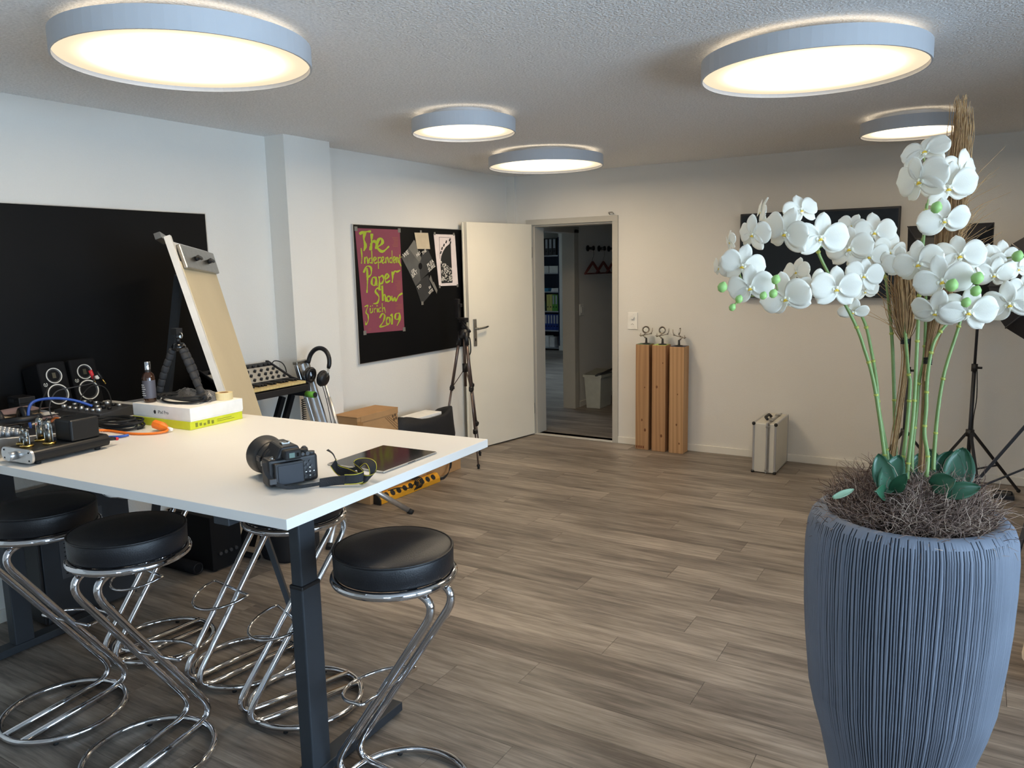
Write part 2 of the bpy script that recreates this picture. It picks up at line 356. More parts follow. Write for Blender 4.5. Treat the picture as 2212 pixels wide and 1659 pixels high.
# hallway and the office beyond it
HX = -3.92
ob('wall_hall_hooks', MB().box(HX - .12, 7.93, 0, HX, 11.2, ZC).box(HX - .12, YB + .2, 0, HX, 6.93, ZC).box(HX - .12, 6.93, 2.03, HX, 7.93, ZC), WALL, kind='structure', label='dim hallway wall with coat hooks seen through the doorway', cat='wall')
ob('wall_hall_end', MB().box(HX - .12, 11.2, 0, -1.3, 11.3, ZC).box(-1.4, YB + .2, 0, -1.3, 11.2, ZC), WALL, kind='structure', label='far and right walls of the hallway', cat='wall')
ob('ceiling_hall', MB().box(-8.4, YB + .1, ZC, -1.2, 14.2, ZC + .1).box(-8.4, 4.8, ZC, XL - .1, YB + .1, ZC + .1), WALL, kind='structure', label='ceiling of the hallway and the office beyond', cat='ceiling')
hb = MB().box(HX, 7.99, 0, HX + .014, 11.2, .062); ob('baseboard_hall', hb, TRIMW, kind='structure', label='skirting board of the hallway', cat='baseboard')
f2 = MB().box(HX - .14, 7.865, 0, HX + .015, 7.93, 2.03).box(HX - .14, 6.93, 0, HX + .015, 6.98, 2.03).box(HX - .14, 6.93, 1.99, HX + .015, 7.99, 2.06).box(HX + .0, 7.93, 0, HX + .015, 7.975, 2.03)
ob('trim_2', f2, FRAMEG, bev=.002, kind='structure', label='grey frame of the second doorway off the hallway', cat='door frame')
wall_with_openings('wall_office_left', 'x', -8.35, .15, 4.9, 14.0, [(9.0, 11.0, .85, 2.25)], 'left wall of the office with a window')
window('x', -8.3, 9.0, 11.0, .85, 2.25)
ob('wall_office_back', MB().box(-8.35, 13.75, 0, XL, 13.9, ZC).box(-6.93, 13.3, 0, -6.55, 13.75, ZC).box(-8.35, 4.8, 0, XL - .12, 4.9, ZC).box(XL - .12, 11.3, 0, XL, 13.9, ZC), WALL, kind='structure', label='pale back wall and pier of the office behind the shelf', cat='wall')
ob('baseboard_office', MB().box(-6.944, 13.286, 0, -6.55, 13.3, .09), TRIMW, kind='structure', label='skirting board of the office pier', cat='baseboard')
# ------------------------------------------------------------------ ceiling lamps
def lamp_mat(name, Rr, strength):
    m = bpy.data.materials.new(name); m.use_nodes = True; nt = m.node_tree; N = nt.nodes; L = nt.links; N.clear()
    o = N.new('ShaderNodeOutputMaterial'); e = N.new('ShaderNodeEmission'); tc = N.new('ShaderNodeTexCoord'); ln = N.new('ShaderNodeVectorMath'); ln.operation = 'LENGTH'
    dv_ = N.new('ShaderNodeMath'); dv_.operation = 'DIVIDE'; dv_.inputs[1].default_value = Rr; sq = N.new('ShaderNodeMath'); sq.operation = 'POWER'; sq.inputs[1].default_value = 2
    om = N.new('ShaderNodeMath'); om.operation = 'SUBTRACT'; om.inputs[0].default_value = 1; om.use_clamp = True; pw = N.new('ShaderNodeMath'); pw.operation = 'POWER'; pw.inputs[1].default_value = 4
    mr = N.new('ShaderNodeMath'); mr.operation = 'MULTIPLY_ADD'; mr.inputs[1].default_value = strength; mr.inputs[2].default_value = .24     # LEDs sit in the middle, the rim is dimmer
    e.inputs[0].default_value = LAMP_COL + (1,)
    L.new(tc.outputs['Object'], ln.inputs[0]); L.new(ln.outputs['Value'], dv_.inputs[0]); L.new(dv_.outputs[0], sq.inputs[0]); L.new(sq.outputs[0], om.inputs[1]); L.new(om.outputs[0], pw.inputs[0]); L.new(pw.outputs[0], mr.inputs[0]); L.new(mr.outputs[0], e.inputs[1]); L.new(e.outputs[0], o.inputs[0])
    return m
GLOW = mat('lamp_uplight', (1, 1, 1, 1), .5, emit=(LAMP_COL + (1,), .34), vary=False)
def lamp(x, y, Rr, label, k=1.0):
    t = thing('ceiling_lamp', label, 'lamp', (x, y, ZC), 0, 'round ceiling lamps')
    zb = -.108; zt = -.036
    ob('housing', MB().lathe([(Rr - .008, zb + .018), (Rr - .007, zb), (Rr, zb), (Rr, zt), (Rr - .004, zt), (Rr * .6, zt)], 72, smooth=False), GREYMET, t, local=True)
    d = [(0.0001, zb + .010)] + [(Rr * .985 * k / 8, zb + .010 + .006 * (k / 8) ** 2) for k in range(1, 9)]
    ob('diffuser', MB().lathe(d, 72), lamp_mat('lamp_diffuser', Rr, LAMP * k), t, local=True)
    ob('mount', MB().lathe([(Rr * .62, 0), (Rr * .62, zt + .002)], 48, cap1=True), GREYMET, t, local=True)
    ob('uplight_ring', MB().lathe([(Rr * .80, zt + .004), (Rr * .88, zt + .004)], 64), GLOW, t, local=True)
lamp(-2.467, 1.893, .43, 'large round ceiling lamp directly above the white table', .9)
lamp(-.627, 3.40, .43, 'large round ceiling lamp at the upper right above the orchids')
lamp(-2.505, 3.684, .288, 'small round ceiling lamp in the middle of the ceiling', 1.8)
lamp(-2.848, 5.267, .43, 'round ceiling lamp nearest the door', 1.2)
lamp(-.398, 5.329, .288, 'small round ceiling lamp behind the dried grass, above the television', 1.3)

# ------------------------------------------------------------------ table
TH = R(2.2); TN = (-1.497, 1.338)
def tl(x, y):      # world -> table local
    dx, dy = x - TN[0], y - TN[1]; c, s = math.cos(TH), math.sin(TH); return (dx * c + dy * s, -dx * s + dy * c)
tb = thing('standing_table', 'long white height-adjustable table with anthracite metal legs', 'table', (TN[0], TN[1], 0), TH)
ob('tabletop', MB().box(-2.26, 0, .970, 0, 1.022, 1.0), TABLEW, tb, bev=.0015, local=True)
for wx, wy in ((-1.765, 1.635), (-3.54, 1.62)):
    lx, ly = tl(wx, wy)
    ob('leg_column', MB().box(lx - .027, ly - .041, .03, lx + .027, ly + .041, .665), DKMETAL, tb, bev=.005, local=True)
    ob('leg_collar', MB().box(lx - .0275, ly - .0415, .652, lx + .0275, ly + .0415, .667), BLACKP, tb, bev=.004, local=True)
    ob('leg_extension', MB().box(lx - .022, ly - .036, .6, lx + .022, ly + .036, .945), DKMETAL, tb, bev=.005, local=True)
    ft = ob('foot', MB().box(lx - .034, ly - .40, .008, lx + .034, ly + .42, .042), DKMETAL, tb, bev=.003, local=True)
    for yy in (-.36, .38): ob('glide', MB().cyl((lx, ly + yy, 0), (lx, ly + yy, .01), .018, 14), RUBBER, ft, local=True)
    ob('top_bracket', MB().box(lx - .03, ly - .30, .945, lx + .03, ly + .55, .970), DKMETAL, tb, bev=.003, local=True)
x0, y0 = tl(-1.765, 1.635); x1, y1 = tl(-3.54, 1.62)
for dy in (-.02, .03): ob('crossbeam', MB().box(x1 + .03, y0 + dy - .012, .945, x0 - .03, y0 + dy + .012, .970), DKMETAL, tb, local=True)

# ------------------------------------------------------------------ bar stools
def make_stool():
    t = thing('bar_stool', '', 'stool', (0, 0, 0), 0, 'chrome bar stools around the white table')
    Rb, s, xb, xt, zt, r = .2085, .047, .275, -.205, .716, .0125
    pr = [(0.0001, .744), (.160, .744), (.172, .746), (.178, .754), (.179, .805), (.176, .814), (.168, .819), (.11, .822), (0.0001, .823)]
    cu = ob('cushion', MB().lathe(pr, 48), LEATHER, t, local=True)
    ob('piping', MB().tube([(.1768 * math.cos(2 * math.pi * k / 48), .1768 * math.sin(2 * math.pi * k / 48), .8145) for k in range(48)], .0035, 6, True), SEAM, cu, local=True)
    ob('seat_ring', MB().tube([(.178 * math.cos(2 * math.pi * k / 48), .178 * math.sin(2 * math.pi * k / 48), .7335) for k in range(48)], .0125, 10, True), CHROME, t, local=True)
    ob('base_ring', MB().tube([(Rb * math.cos(2 * math.pi * k / 56), Rb * math.sin(2 * math.pi * k / 56), .0165) for k in range(56)], .0115, 10, True), CHROME, t, local=True)
    for sg in (-1, 1):
        y = sg * s
        p = fillet([(-Rb * .97, y, .0165), (xb, y, .0165), (xt - .012, y, zt - .002), (.10, y, zt + .004)], .115, 12)
        ob('frame_tube', MB().tube(p, r, 10), CHROME, t, local=True)
    xa = .040; z = .355
    arc = [(xa, -.125, z)] + [(xa + .02 + .135 * math.sin(math.pi * k / 14), -.125 * math.cos(math.pi * k / 14), z - .03 * math.sin(math.pi * k / 14)) for k in range(15)] + [(xa, .125, z)]
    ob('footrest', MB().tube(fillet(arc + [(xa, -.125, z)], .012, 2), .006, 8), CHROME, t, local=True)
    for k in range(4):
        a = R(45 + 90 * k); ob('glide', MB().cyl((Rb * math.cos(a), Rb * math.sin(a), 0), (Rb * math.cos(a), Rb * math.sin(a), .01), .009, 10), RUBBER, t, local=True)
    return t
st0 = make_stool()
SPOTS = [(-2.863, 1.426, 98, 'black round bar stool cut off by the left picture edge, near side of the table'),
         (-2.335, 1.42, 101, 'black round bar stool on the near side of the table, second from the left edge'),
         (-3.031, 1.961, 264, 'chrome bar stool farthest back under the table, its seat hidden'),
         (-2.546, 2.01, 262, 'chrome bar stool standing in the middle under the table, far side'),
         (-2.124, 1.938, 250.5, 'chrome bar stool partly hidden behind the front table leg'),
         (-1.453, 1.70, 178, 'black round bar stool fully visible in front of the table end')]
for i, (x, y, a, lb) in enumerate(SPOTS):
    o = st0 if i == 0 else copy_tree(st0)
    o.location = (x, y, 0); o.rotation_euler = (0, 0, R(a)); o['label'] = lb

# ------------------------------------------------------------------ black boards and what hangs on them
def board(y0, y1, z0, z1, label):
    t = thing('magnet_board', label, 'board', (XL, y0, z0))
    ob('panel', MB().box(XL + .001, y0 + .004, z0 + .004, XL + .014, y1 - .004, z1 - .004), BOARD, t)
    e = MB(); e.box(XL, y0, z0, XL + .016, y0 + .004, z1).box(XL, y1 - .004, z0, XL + .016, y1, z1).box(XL, y0 + .004, z0, XL + .016, y1 - .004, z0 + .004).box(XL, y0 + .004, z1 - .004, XL + .016, y1 - .004, z1)
    ob('edge_trim', e, ALU, t)
board(1.02, 3.035, .955, 1.977, 'large black magnetic board on the left wall behind the loudspeakers')
board(4.283, 5.80, .938, 1.962, 'black magnetic board with posters on the wall beside the door')
XP = XL + .0155
def quad(pts, th=.0008, x=XP):   # pts (y,z) in order
    n = len(pts); m = MB(); vs = [(x, y, z) for y, z in pts] + [(x + th, y, z) for y, z in pts]
    return m.add(vs, [tuple(range(n)), tuple(range(n, 2 * n))[::-1]] + [(i, n + i, n + (i + 1) % n, (i + 1) % n) for i in range(n)])
PINK = mat('poster_paper', rgb(132, 62, 80), .75, bump=(30, .05), vary=(6, .05)); LIME = mat('poster_lime_ink', rgb(158, 178, 40), .7)
TAPEC = mat('clear_tape', rgb(120, 118, 112), .3)
p1 = thing('poster', 'wine-red poster with lime brush lettering taped to the black board', 'poster', (XP, 4.56, 1.15))
ob('sheet', quad([(4.304, 1.932), (4.350, 1.163), (4.822, 1.150), (4.814, 1.936)]), PINK, p1)
def pmap(u, v):     # poster coords: u 0..1 along y, v 0..1 from top
    a = Vector((4.304, 1.932)); b = Vector((4.814, 1.936)); c = Vector((4.822, 1.150)); d = Vector((4.350, 1.163))
    t = a.lerp(b, u); q = d.lerp(c, u); return t.lerp(q, v)
# brush strokes measured on the poster: zoom frame 290..655 x 185..965 (left edge drifts right going down)
def zz(x, y):
    v = (y - 185) / 775; l = 287 + 75 * v; r = 624 + 34 * v; return pmap((x - l) / (r - l), v)
WORDS = {
 'The': [[(322, 225), (345, 212), (398, 205)], [(358, 215), (350, 260), (362, 310), (352, 345)], [(408, 225), (405, 290), (400, 340)], [(402, 300), (420, 278), (438, 285), (440, 330)], [(452, 318), (488, 288), (478, 255), (455, 270), (452, 325), (490, 352), (535, 315)]],
 'Independent': [[(332, 330), (338, 390), (335, 440)], [(358, 395), (358, 440)], [(358, 410), (372, 392), (382, 440)], [(408, 350), (412, 440)], [(410, 400), (392, 405), (390, 432), (410, 436)], [(424, 425), (440, 405), (430, 392), (422, 415), (432, 440), (448, 430)], [(456, 395), (458, 480)], [(458, 400), (478, 398), (474, 430), (458, 432)], [(484, 425), (498, 405), (490, 392), (482, 415), (492, 440), (506, 430)], [(514, 398), (514, 438)], [(514, 408), (526, 395), (534, 436)], [(560, 345), (562, 438)], [(560, 400), (546, 402), (544, 430), (560, 434)], [(572, 425), (586, 405), (578, 390), (570, 415), (580, 438)], [(594, 395), (594, 435)], [(594, 405), (606, 395), (610, 436)], [(622, 375), (620, 430), (632, 462)], [(606, 405), (634, 392)]],
 'Paper': [[(375, 478), (379, 560), (376, 655)], [(352, 505), (372, 462), (402, 470), (404, 520), (378, 545)], [(434, 545), (414, 548), (410, 592), (432, 604), (440, 570), (438, 545), (448, 606)], [(462, 540), (466, 580), (464, 640)], [(464, 550), (486, 532), (496, 560), (484, 590), (466, 592)], [(510, 562), (534, 540), (524, 518), (508, 545), (516, 584), (544, 572)], [(562, 505), (566, 545), (562, 585)], [(566, 530), (582, 500), (600, 505), (624, 494)]],
 'Show': [[(474, 640), (452, 625), (436, 650), (462, 690), (452, 735), (424, 740)], [(486, 610), (492, 720)], [(490, 690), (506, 675), (516, 728)], [(532, 690), (520, 705), (532, 730), (550, 715), (544, 690), (530, 692)], [(560, 690), (566, 725), (582, 700), (590, 728), (612, 690), (640, 672)]],
 'Zürich': [[(362, 760), (384, 752), (370, 800), (384, 820)], [(384, 820), (388, 860), (372, 895), (368, 870)], [(400, 775), (402, 808), (416, 800), (418, 775)], [(402, 756), (402, 762)], [(416, 752), (416, 758)], [(428, 775), (430, 808)], [(430, 785), (440, 775)], [(450, 778), (452, 806)], [(449, 755), (449, 761)], [(476, 775), (462, 780), (464, 806), (478, 800)], [(486, 740), (490, 806)], [(490, 785), (502, 775), (512, 815)]],
 '2019': [[(470, 850), (488, 820), (506, 835), (496, 880), (472, 918), (518, 912)], [(528, 850), (518, 875), (526, 905), (544, 890), (542, 855), (528, 850)], [(552, 840), (562, 830), (560, 905)], [(618, 825), (590, 828), (586, 865), (612, 868), (620, 830), (622, 870), (600, 918)]]}
for wd, strokes in WORDS.items():
    mb = MB(); wdt = {'The': 19, 'Paper': 13, 'Independent': 9, 'Show': 13, 'Zürich': 8, '2019': 12}[wd]
    for k, s_ in enumerate(strokes):
        pp = smooth_path([(x, y, 0) for x, y in s_], 4) if len(s_) > 2 else [Vector((x, y, 0)) for x, y in s_]
        for i in range(len(pp) - 1):
            a, b = pp[i], pp[i + 1]; d = (b - a); 
            if d.length < .5: continue
            d.normalize(); nrm = Vector((-d.y, d.x, 0)) * wdt / 2 * (.8 + .35 * math.sin(i * .9 + k)); e = d * wdt * .22
            q = [zz(*(a - e + nrm)[:2]), zz(*(b + e + nrm)[:2]), zz(*(b + e - nrm)[:2]), zz(*(a - e - nrm)[:2])]
            xo = XP + .0012 + .00004 * ((k * 7 + i) % 20)
            mb.add([(xo, c.x, c.y) for c in q], [(0, 1, 2, 3)])
    ob('brush_word', mb, LIME, p1)
ink2 = mat('poster_small_ink', rgb(150, 96, 60), .7)
for (x0, y0, n, wd_) in ((560, 245, 7, 50), (585, 575, 7, 45), (588, 755, 4, 50), (382, 925, 2, 28)):
    mb = MB(); rn = random.Random(n + x0)
    for k in range(n):
        a = rn.random() * .4; q = [zz(x0 + wd_ * a, y0 + 11 * k), zz(x0 + wd_, y0 + 11 * k), zz(x0 + wd_, y0 + 11 * k + 2.5), zz(x0 + wd_ * a, y0 + 11 * k + 2.5)]
        mb.add([(XP + .0012, c.x, c.y) for c in q], [(0, 1, 2, 3)])
    ob('small_print', mb, ink2, p1)
def tapes(t, pts, s=.016):
    for y, z in pts: ob('tape', quad([(y - s, z - s), (y + s, z - s), (y + s, z + s), (y - s, z + s)], .0002, XP + .0030), TAPEC, t)
tapes(p1, [(4.312, 1.928), (4.805, 1.93), (4.354, 1.168), (4.815, 1.158)])
# grey folded leaflet
GREYP = mat('grey_print', rgb(88, 88, 86), .6, vary=(7, .25)); GREYD = mat('dark_grey_print', rgb(50, 51, 52), .6, vary=(9, .2)); GREYL = mat('light_grey_print', rgb(112, 110, 104), .6, vary=(6, .1)); INKW = mat('white_ink', rgb(220, 216, 206), .7)
def zp(x, y):       # sketch units on the right half of the board -> (y, z) in metres
    A = (0.000199414, -5.39952e-05, 4.7407, -0.000146898, -0.000392984, 1.95534, -8.51046e-05, -5.98236e-06)
    w_ = A[6] * x + A[7] * y + 1; return ((A[0] * x + A[1] * y + A[2]) / w_, (A[3] * x + A[4] * y + A[5]) / w_)
p2 = thing('leaflet', 'grey folded die-cut leaflet with white lettering hung askew on the black board', 'leaflet', (XP, 5.05, 1.35))
ob('upper_panel', quad([zp(*p) for p in ((155, 600), (305, 890), (440, 1180), (545, 1060), (690, 910), (560, 660), (500, 570), (295, 425))]), GREYP, p2)
ob('fold', quad([zp(*p) for p in ((295, 425), (500, 700), (560, 640), (480, 445), (430, 290), (405, 260))], .0008, XP + .001), GREYL, p2)
ob('right_panel', quad([zp(*p) for p in ((560, 560), (530, 720), (520, 900), (545, 1060), (690, 910), (840, 790), (690, 470), (640, 440))], .0008, XP + .0012), GREYD, p2)
ob('lower_panel', quad([zp(*p) for p in ((440, 1190), (545, 1500), (600, 1500), (735, 1340), (770, 1240), (690, 960), (620, 1000), (545, 1060))], .0008, XP + .0006), GREYD, p2)
ob('loose_flap', quad([zp(*p) for p in ((700, 1040), (850, 1330), (862, 1260), (790, 1095), (770, 1095), (730, 960))], .0008, XP + .006), GREYL, p2)
hole = [zp(530 + 38 * math.cos(2 * math.pi * k / 20), 783 + 66 * math.sin(2 * math.pi * k / 20)) for k in range(20)]
ob('hole', quad(hole, .0004, XP + .0022), BLACKM, p2)
XT = XP + .0030; RW = (R(90), 0, R(90))
def ptext(par, s, x, y, size, rot=0, m=INKW, bold=.0006):
    q = zp(x, y); text('lettering', s, size, m, par, (XT, q[0], q[1]), (R(90), R(rot), R(90)), bold=bold)
for s, x, y, sz in (('WE', 240, 545, .05), ('HU', 490, 545, .04), ('THE', 605, 500, .035), ('PLEA', 730, 730, .045), ('SURE', 755, 815, .045), ('GR', 385, 880, .035), ('EAT', 415, 940, .045), ('TO', 510, 1195, .04), ('IN', 720, 1205, .03), ('VITE', 740, 1290, .035)):
    ptext(p2, s, x, y, sz, -28)
tapes(p2, [zp(570, 1520)], .014)
nt_ = thing('paper_note', 'blank beige square note pinned above the grey leaflet', 'note', (XP, 5.1, 1.79))
ob('sheet', quad([zp(*p) for p in ((405, 115), (462, 440), (720, 443), (678, 122))], .0012, XP + .0045), mat('beige_card', rgb(196, 182, 156), .8), nt_)
tapes(nt_, [zp(540, 100)], .012)
p3 = thing('art_print', 'white sheet with a tall black-and-white crowd print beside the door', 'print', (XP, 5.45, 1.48))
ob('sheet', quad([zp(*p) for p in ((798, 145), (905, 1180), (1288, 1165), (1220, 158))]), mat('pinkish_white_paper', rgb(226, 214, 212), .8), p3)
INKB = mat('black_ink', rgb(26, 28, 28), .7)
ob('dark_field', quad([zp(*p) for p in ((1135, 320), (1040, 400), (985, 490), (950, 580), (940, 650), (935, 770), (955, 1125), (1172, 1112))], .0004, XP + .0012), INKB, p3)
fr_ = MB()
for a, b in (((905, 205), (1135, 212)), ((905, 205), (925, 640)), ((1135, 212), (1137, 330))):
    A_, B_ = Vector(a), Vector(b); d = (B_ - A_).normalized() * 3; nn = Vector((-d.y, d.x)); fr_.add([(XP + .0013, *zp(*p)) for p in (A_ + nn, B_ + nn, B_ - nn, A_ - nn)], [(0, 1, 2, 3)])
ob('print_border', fr_, INKB, p3)
cars = MB()
for x, y in ((938, 510), (962, 430), (1000, 365), (1045, 300), (1115, 260), (1128, 320)):
    cars.add([(XP + .0014, *zp(x + a, y + b)) for a, b in ((-18, 25), (8, 32), (22, -25), (-2, -32))], [(0, 1, 2, 3)])
ob('ride_cars', cars, INKB, p3)
cr = MB(); rn = random.Random(4)
for k in range(110):
    v = rn.random(); x = 945 + 215 * rn.random(); top = 670 + (x - 940) * .75; y = top + (1085 - top) * v; rr = 6 + 9 * rn.random()
    cr.add([(XP + .0018, *zp(x + rr * math.cos(R(60 * q)) * (.6 + .5 * rn.random()), y + 1.4 * rr * math.sin(R(60 * q)) * (.6 + .5 * rn.random()))) for q in range(6)], [tuple(range(6))])
for k in range(12): 
    t_ = k / 12; x = 942 + 190 * t_ ** 1.5; y = 640 - 320 * t_
ob('crowd_figures', cr, INKW, p3)
tapes(p3, [zp(815, 135), zp(1195, 148), zp(915, 1190), zp(1270, 1170)], .012)

# ------------------------------------------------------------------ television, wall switch
tv = thing('television', 'black flat-screen television on the back wall behind the orchids', 'television', (-1.1, YB, 1.34))
ob('bezel', MB().box(-1.69, YB - .065, 1.345, -.525, YB - .03, 2.015), BLACKP, tv, bev=.004)
ob('screen', MB().box(-1.675, YB - .0665, 1.365, -.54, YB - .0648, 2.0), BLACKG, tv)
ob('wall_mount', MB().box(-1.3, YB - .03, 1.5, -.9, YB, 1.85), BLACKM, tv)
ob('logo', MB().box(-1.13, YB - .0662, 1.350, -1.08, YB - .0652, 1.357), STEEL, tv)
sw = thing('wall_switch', 'white dimmer switch and socket plate beside the door frame', 'switch', (-2.64, YB, 1.13))
ob('plate', MB().box(-2.688, YB - .009, 1.057, -2.594, YB, 1.208), WHITEP, sw, bev=.003)
k_ = ob('dimmer_knob', MB().cyl((-2.641, YB - .009, 1.165), (-2.641, YB - .026, 1.165), .019, 24, .017), WHITEP, sw)
so = ob('socket', MB().cyl((-2.641, YB - .009, 1.100), (-2.641, YB - .0105, 1.100), .019, 6), WHITEP, sw)
for dx, dz in ((-.009, 0), (.009, 0), (0, .005)): ob('socket_hole', MB().cyl((-2.641 + dx, YB - .010, 1.1 + dz), (-2.641 + dx, YB - .0112, 1.1 + dz), .0028, 8), BLACKM, so)

# ------------------------------------------------------------------ timber posts with magnifier stands
def post(x0, x1, y0, y1, h, topcol, label, seed, base, dark):
    t = thing('timber_post', label, 'post', ((x0 + x1) / 2, (y0 + y1) / 2, 0), 0, 'timber posts in a row by the back wall')
    tm = timber_mat('larch_timber', base, dark, seed)
    b = ob('beam', MB().box(x0, y0, 0, x1, y1, h), tm, t, bev=.003)
    ob('painted_top', MB().box(x0 + .003, y0 + .003, h, x1 - .003, y1 - .003, h + .0015), mat('top_paint_%d' % seed, topcol, .6), t)
    rn = random.Random(seed); kd = mat('timber_knot', rgb(112, 72, 42), .7)
    for q in range(3):
        z = .08 + rn.random() * (h - .2); x = x0 + .02 + rn.random() * (x1 - x0 - .04); rr = .004 + .007 * rn.random()
        M_ = Matrix.Translation((x, y0 - .0004, z)) @ Matrix.Rotation(R(90), 4, 'X') @ Matrix.Diagonal((1, 1.5, 1, 1))
        ob('knot', MB().lathe([(.0001, .0006), (rr, .0004), (rr * 1.05, 0)], 12, M_), kd, t)
    return t
HP = .937
pa = post(-2.553, -2.430, 6.335, 6.462, HP, rgb(70, 110, 78), 'timber post nearest the door with a dark green top', 1, rgb(176, 136, 96), rgb(132, 92, 58))
post(-2.398, -2.275, 6.325, 6.455, HP, rgb(160, 190, 90), 'middle timber post with a light green top', 2, rgb(180, 138, 98), rgb(138, 98, 62))
post(-2.240, -2.112, 6.325, 6.457, HP - .008, rgb(44, 46, 66), 'right-hand timber post of the three with a dark blue top', 3, rgb(192, 152, 110), rgb(152, 112, 72))
mb = MB(); 
for k in range(4): mb.box(-2.545 + .02 * k, 6.3344, .012, -2.531 + .02 * k, 6.335, .034)
ob('stamped_mark', mb, mat('brand_stamp', rgb(120, 70, 40), .7), pa)
BRASS = mat('nickel_clamp', rgb(150, 140, 128), .28, 1.0)
LENS = mat('lens_glass', rgb(245, 248, 248), .02, trans=1.0, vary=False)
def helper(x, y, z, tilt, flip, label):
    t = thing('magnifier_stand', label, 'magnifier', (x, y, z), 0, 'magnifier stands on the timber posts')
    b = ob('base', MB().lathe([(.0001, 0), (.036, 0), (.036, .004), (.030, .007), (.011, .010), (.008, .05), (.006, .053), (.0001, .054)], 24), BLACKP, t, local=True)
    f = flip
    arm = [(0, 0, .052), (-.018 * f, 0, .062), (-.030 * f, -.004, .075)]
    ob('swivel_arm', MB().tube(arm, .004, 8).ball((-.012 * f, 0, .058), .008, 10, 6).ball((-.030 * f, -.004, .076), .008, 10, 6), BRASS, t, local=True)
    ob('crossbar', MB().tube([(-.05 * f, -.004, .070), (.01 * f, -.002, .084), (.045 * f, 0, .094)], .0035, 8).ball((.045 * f, 0, .094), .007, 10, 6), BRASS, t, local=True)
    cl = ob('clip', MB().tube([(.045 * f, 0, .094), (.055 * f, 0, .115), (.056 * f, 0, .142)], [.0035, .003, .0025], 8), BRASS, t, local=True)
    ob('clip', MB().tube([(-.05 * f, -.004, .070), (-.062 * f, -.006, .078)], .004, 8).tube([(-.05 * f, -.004, .073), (-.05 * f, -.006, .095)], .003, 8).ball((-.05 * f, -.004, .072), .008, 10, 6), BRASS, t, local=True)
    c = Vector((.0 - .004 * f, 0, .125)); M_ = Matrix.Translation(c) @ Matrix.Rotation(tilt, 4, 'Z') @ Matrix.Rotation(R(78), 4, 'X')
    rg = ob('lens_ring', MB().tube([M_ @ Vector((.031 * math.cos(2 * math.pi * k / 32), .031 * math.sin(2 * math.pi * k / 32), 0)) for k in range(32)], .003, 8, True).tube([M_ @ Vector((0, -.031, 0)), (-.02 * f, -.002, .082)], .0035, 8), BRASS, t, local=True)
    ob('lens', MB().lathe([(.0001, .006), (.015, .0048), (.029, 0), (.015, -.0048), (.0001, -.006)], 28, M_), LENS, rg, local=True)
helper(-2.478, 6.395, HP + .0015, R(15), 1, 'magnifier stand on the dark green topped post')
helper(-2.325, 6.385, HP + .0015, R(-5), 1, 'magnifier stand on the light green topped post')
helper(-2.178, 6.385, HP - .0065, R(-62), -1, 'magnifier stand on the dark blue topped post')

# ------------------------------------------------------------------ aluminium case by the back wall
cs = thing('aluminium_case', 'upright silver aluminium flight case standing by the back wall', 'case', (-1.36, 6.23, 0))
x0, x1, y0, y1, h = -1.447, -1.268, 6.005, 6.455, .40
PAN = mat('case_panel', rgb(214, 209, 196), .45, .25, vary=(5, .03))
ob('panel_body', MB().box(x0 + .004, y0 + .004, .006, x1 - .004, y1 - .004, h - .004), PAN, cs, bev=.006)
xs = x0 + .115
for xa, xb_ in ((x0, x0 + .016), (x1 - .016, x1)):
    ob('edge_profile', MB().box(xa, y0, .004, xb_, y0 + .016, h - .006).box(xa, y0 + .016, h - .016, xb_, y1, h).box(xa, y1 - .016, .004, xb_, y1, h - .016).box(xa, y0 + .016, .004, xb_, y1 - .016, .016), ALU, cs, bev=.005, seg=3)
ob('opening_profile', MB().box(xs - .013, y0 - .002, .004, xs - .001, y0 + .004, h).box(xs - .013, y0 - .002, h - .002, xs - .001, y1, h + .002), ALU, cs, bev=.002)
ob('opening_profile', MB().box(xs + .001, y0 - .002, .004, xs + .013, y0 + .004, h).box(xs + .001, y0 - .002, h - .002, xs + .013, y1, h + .002), STEEL, cs, bev=.002)
for xx in (x0 + .006, x1 - .006):
    for zz_ in (.008, h - .010):
        ob('corner_cap', MB().ball((xx, y0 + .006, zz_), .0145, 10, 6), BLACKP, cs)
for zz_ in (.025, h - .03): ob('hinge', MB().box(xs - .016, y0 - .006, zz_ - .007, xs + .016, y0 - .002, zz_ + .007), STEEL, cs, bev=.002)
hd = ob('handle', MB().tube(fillet([(xs - .03, y0 + .13, h), (xs - .05, y0 + .13, h + .022), (xs - .05, y0 + .26, h + .022), (xs - .03, y0 + .26, h)], .02), .011, 8), BLACKP, cs)
for yy in (.09, .33): ob('latch', MB().box(xs - .02, y0 + yy, h + .002, xs + .02, y0 + yy + .03, h + .010), STEEL, cs, bev=.003)

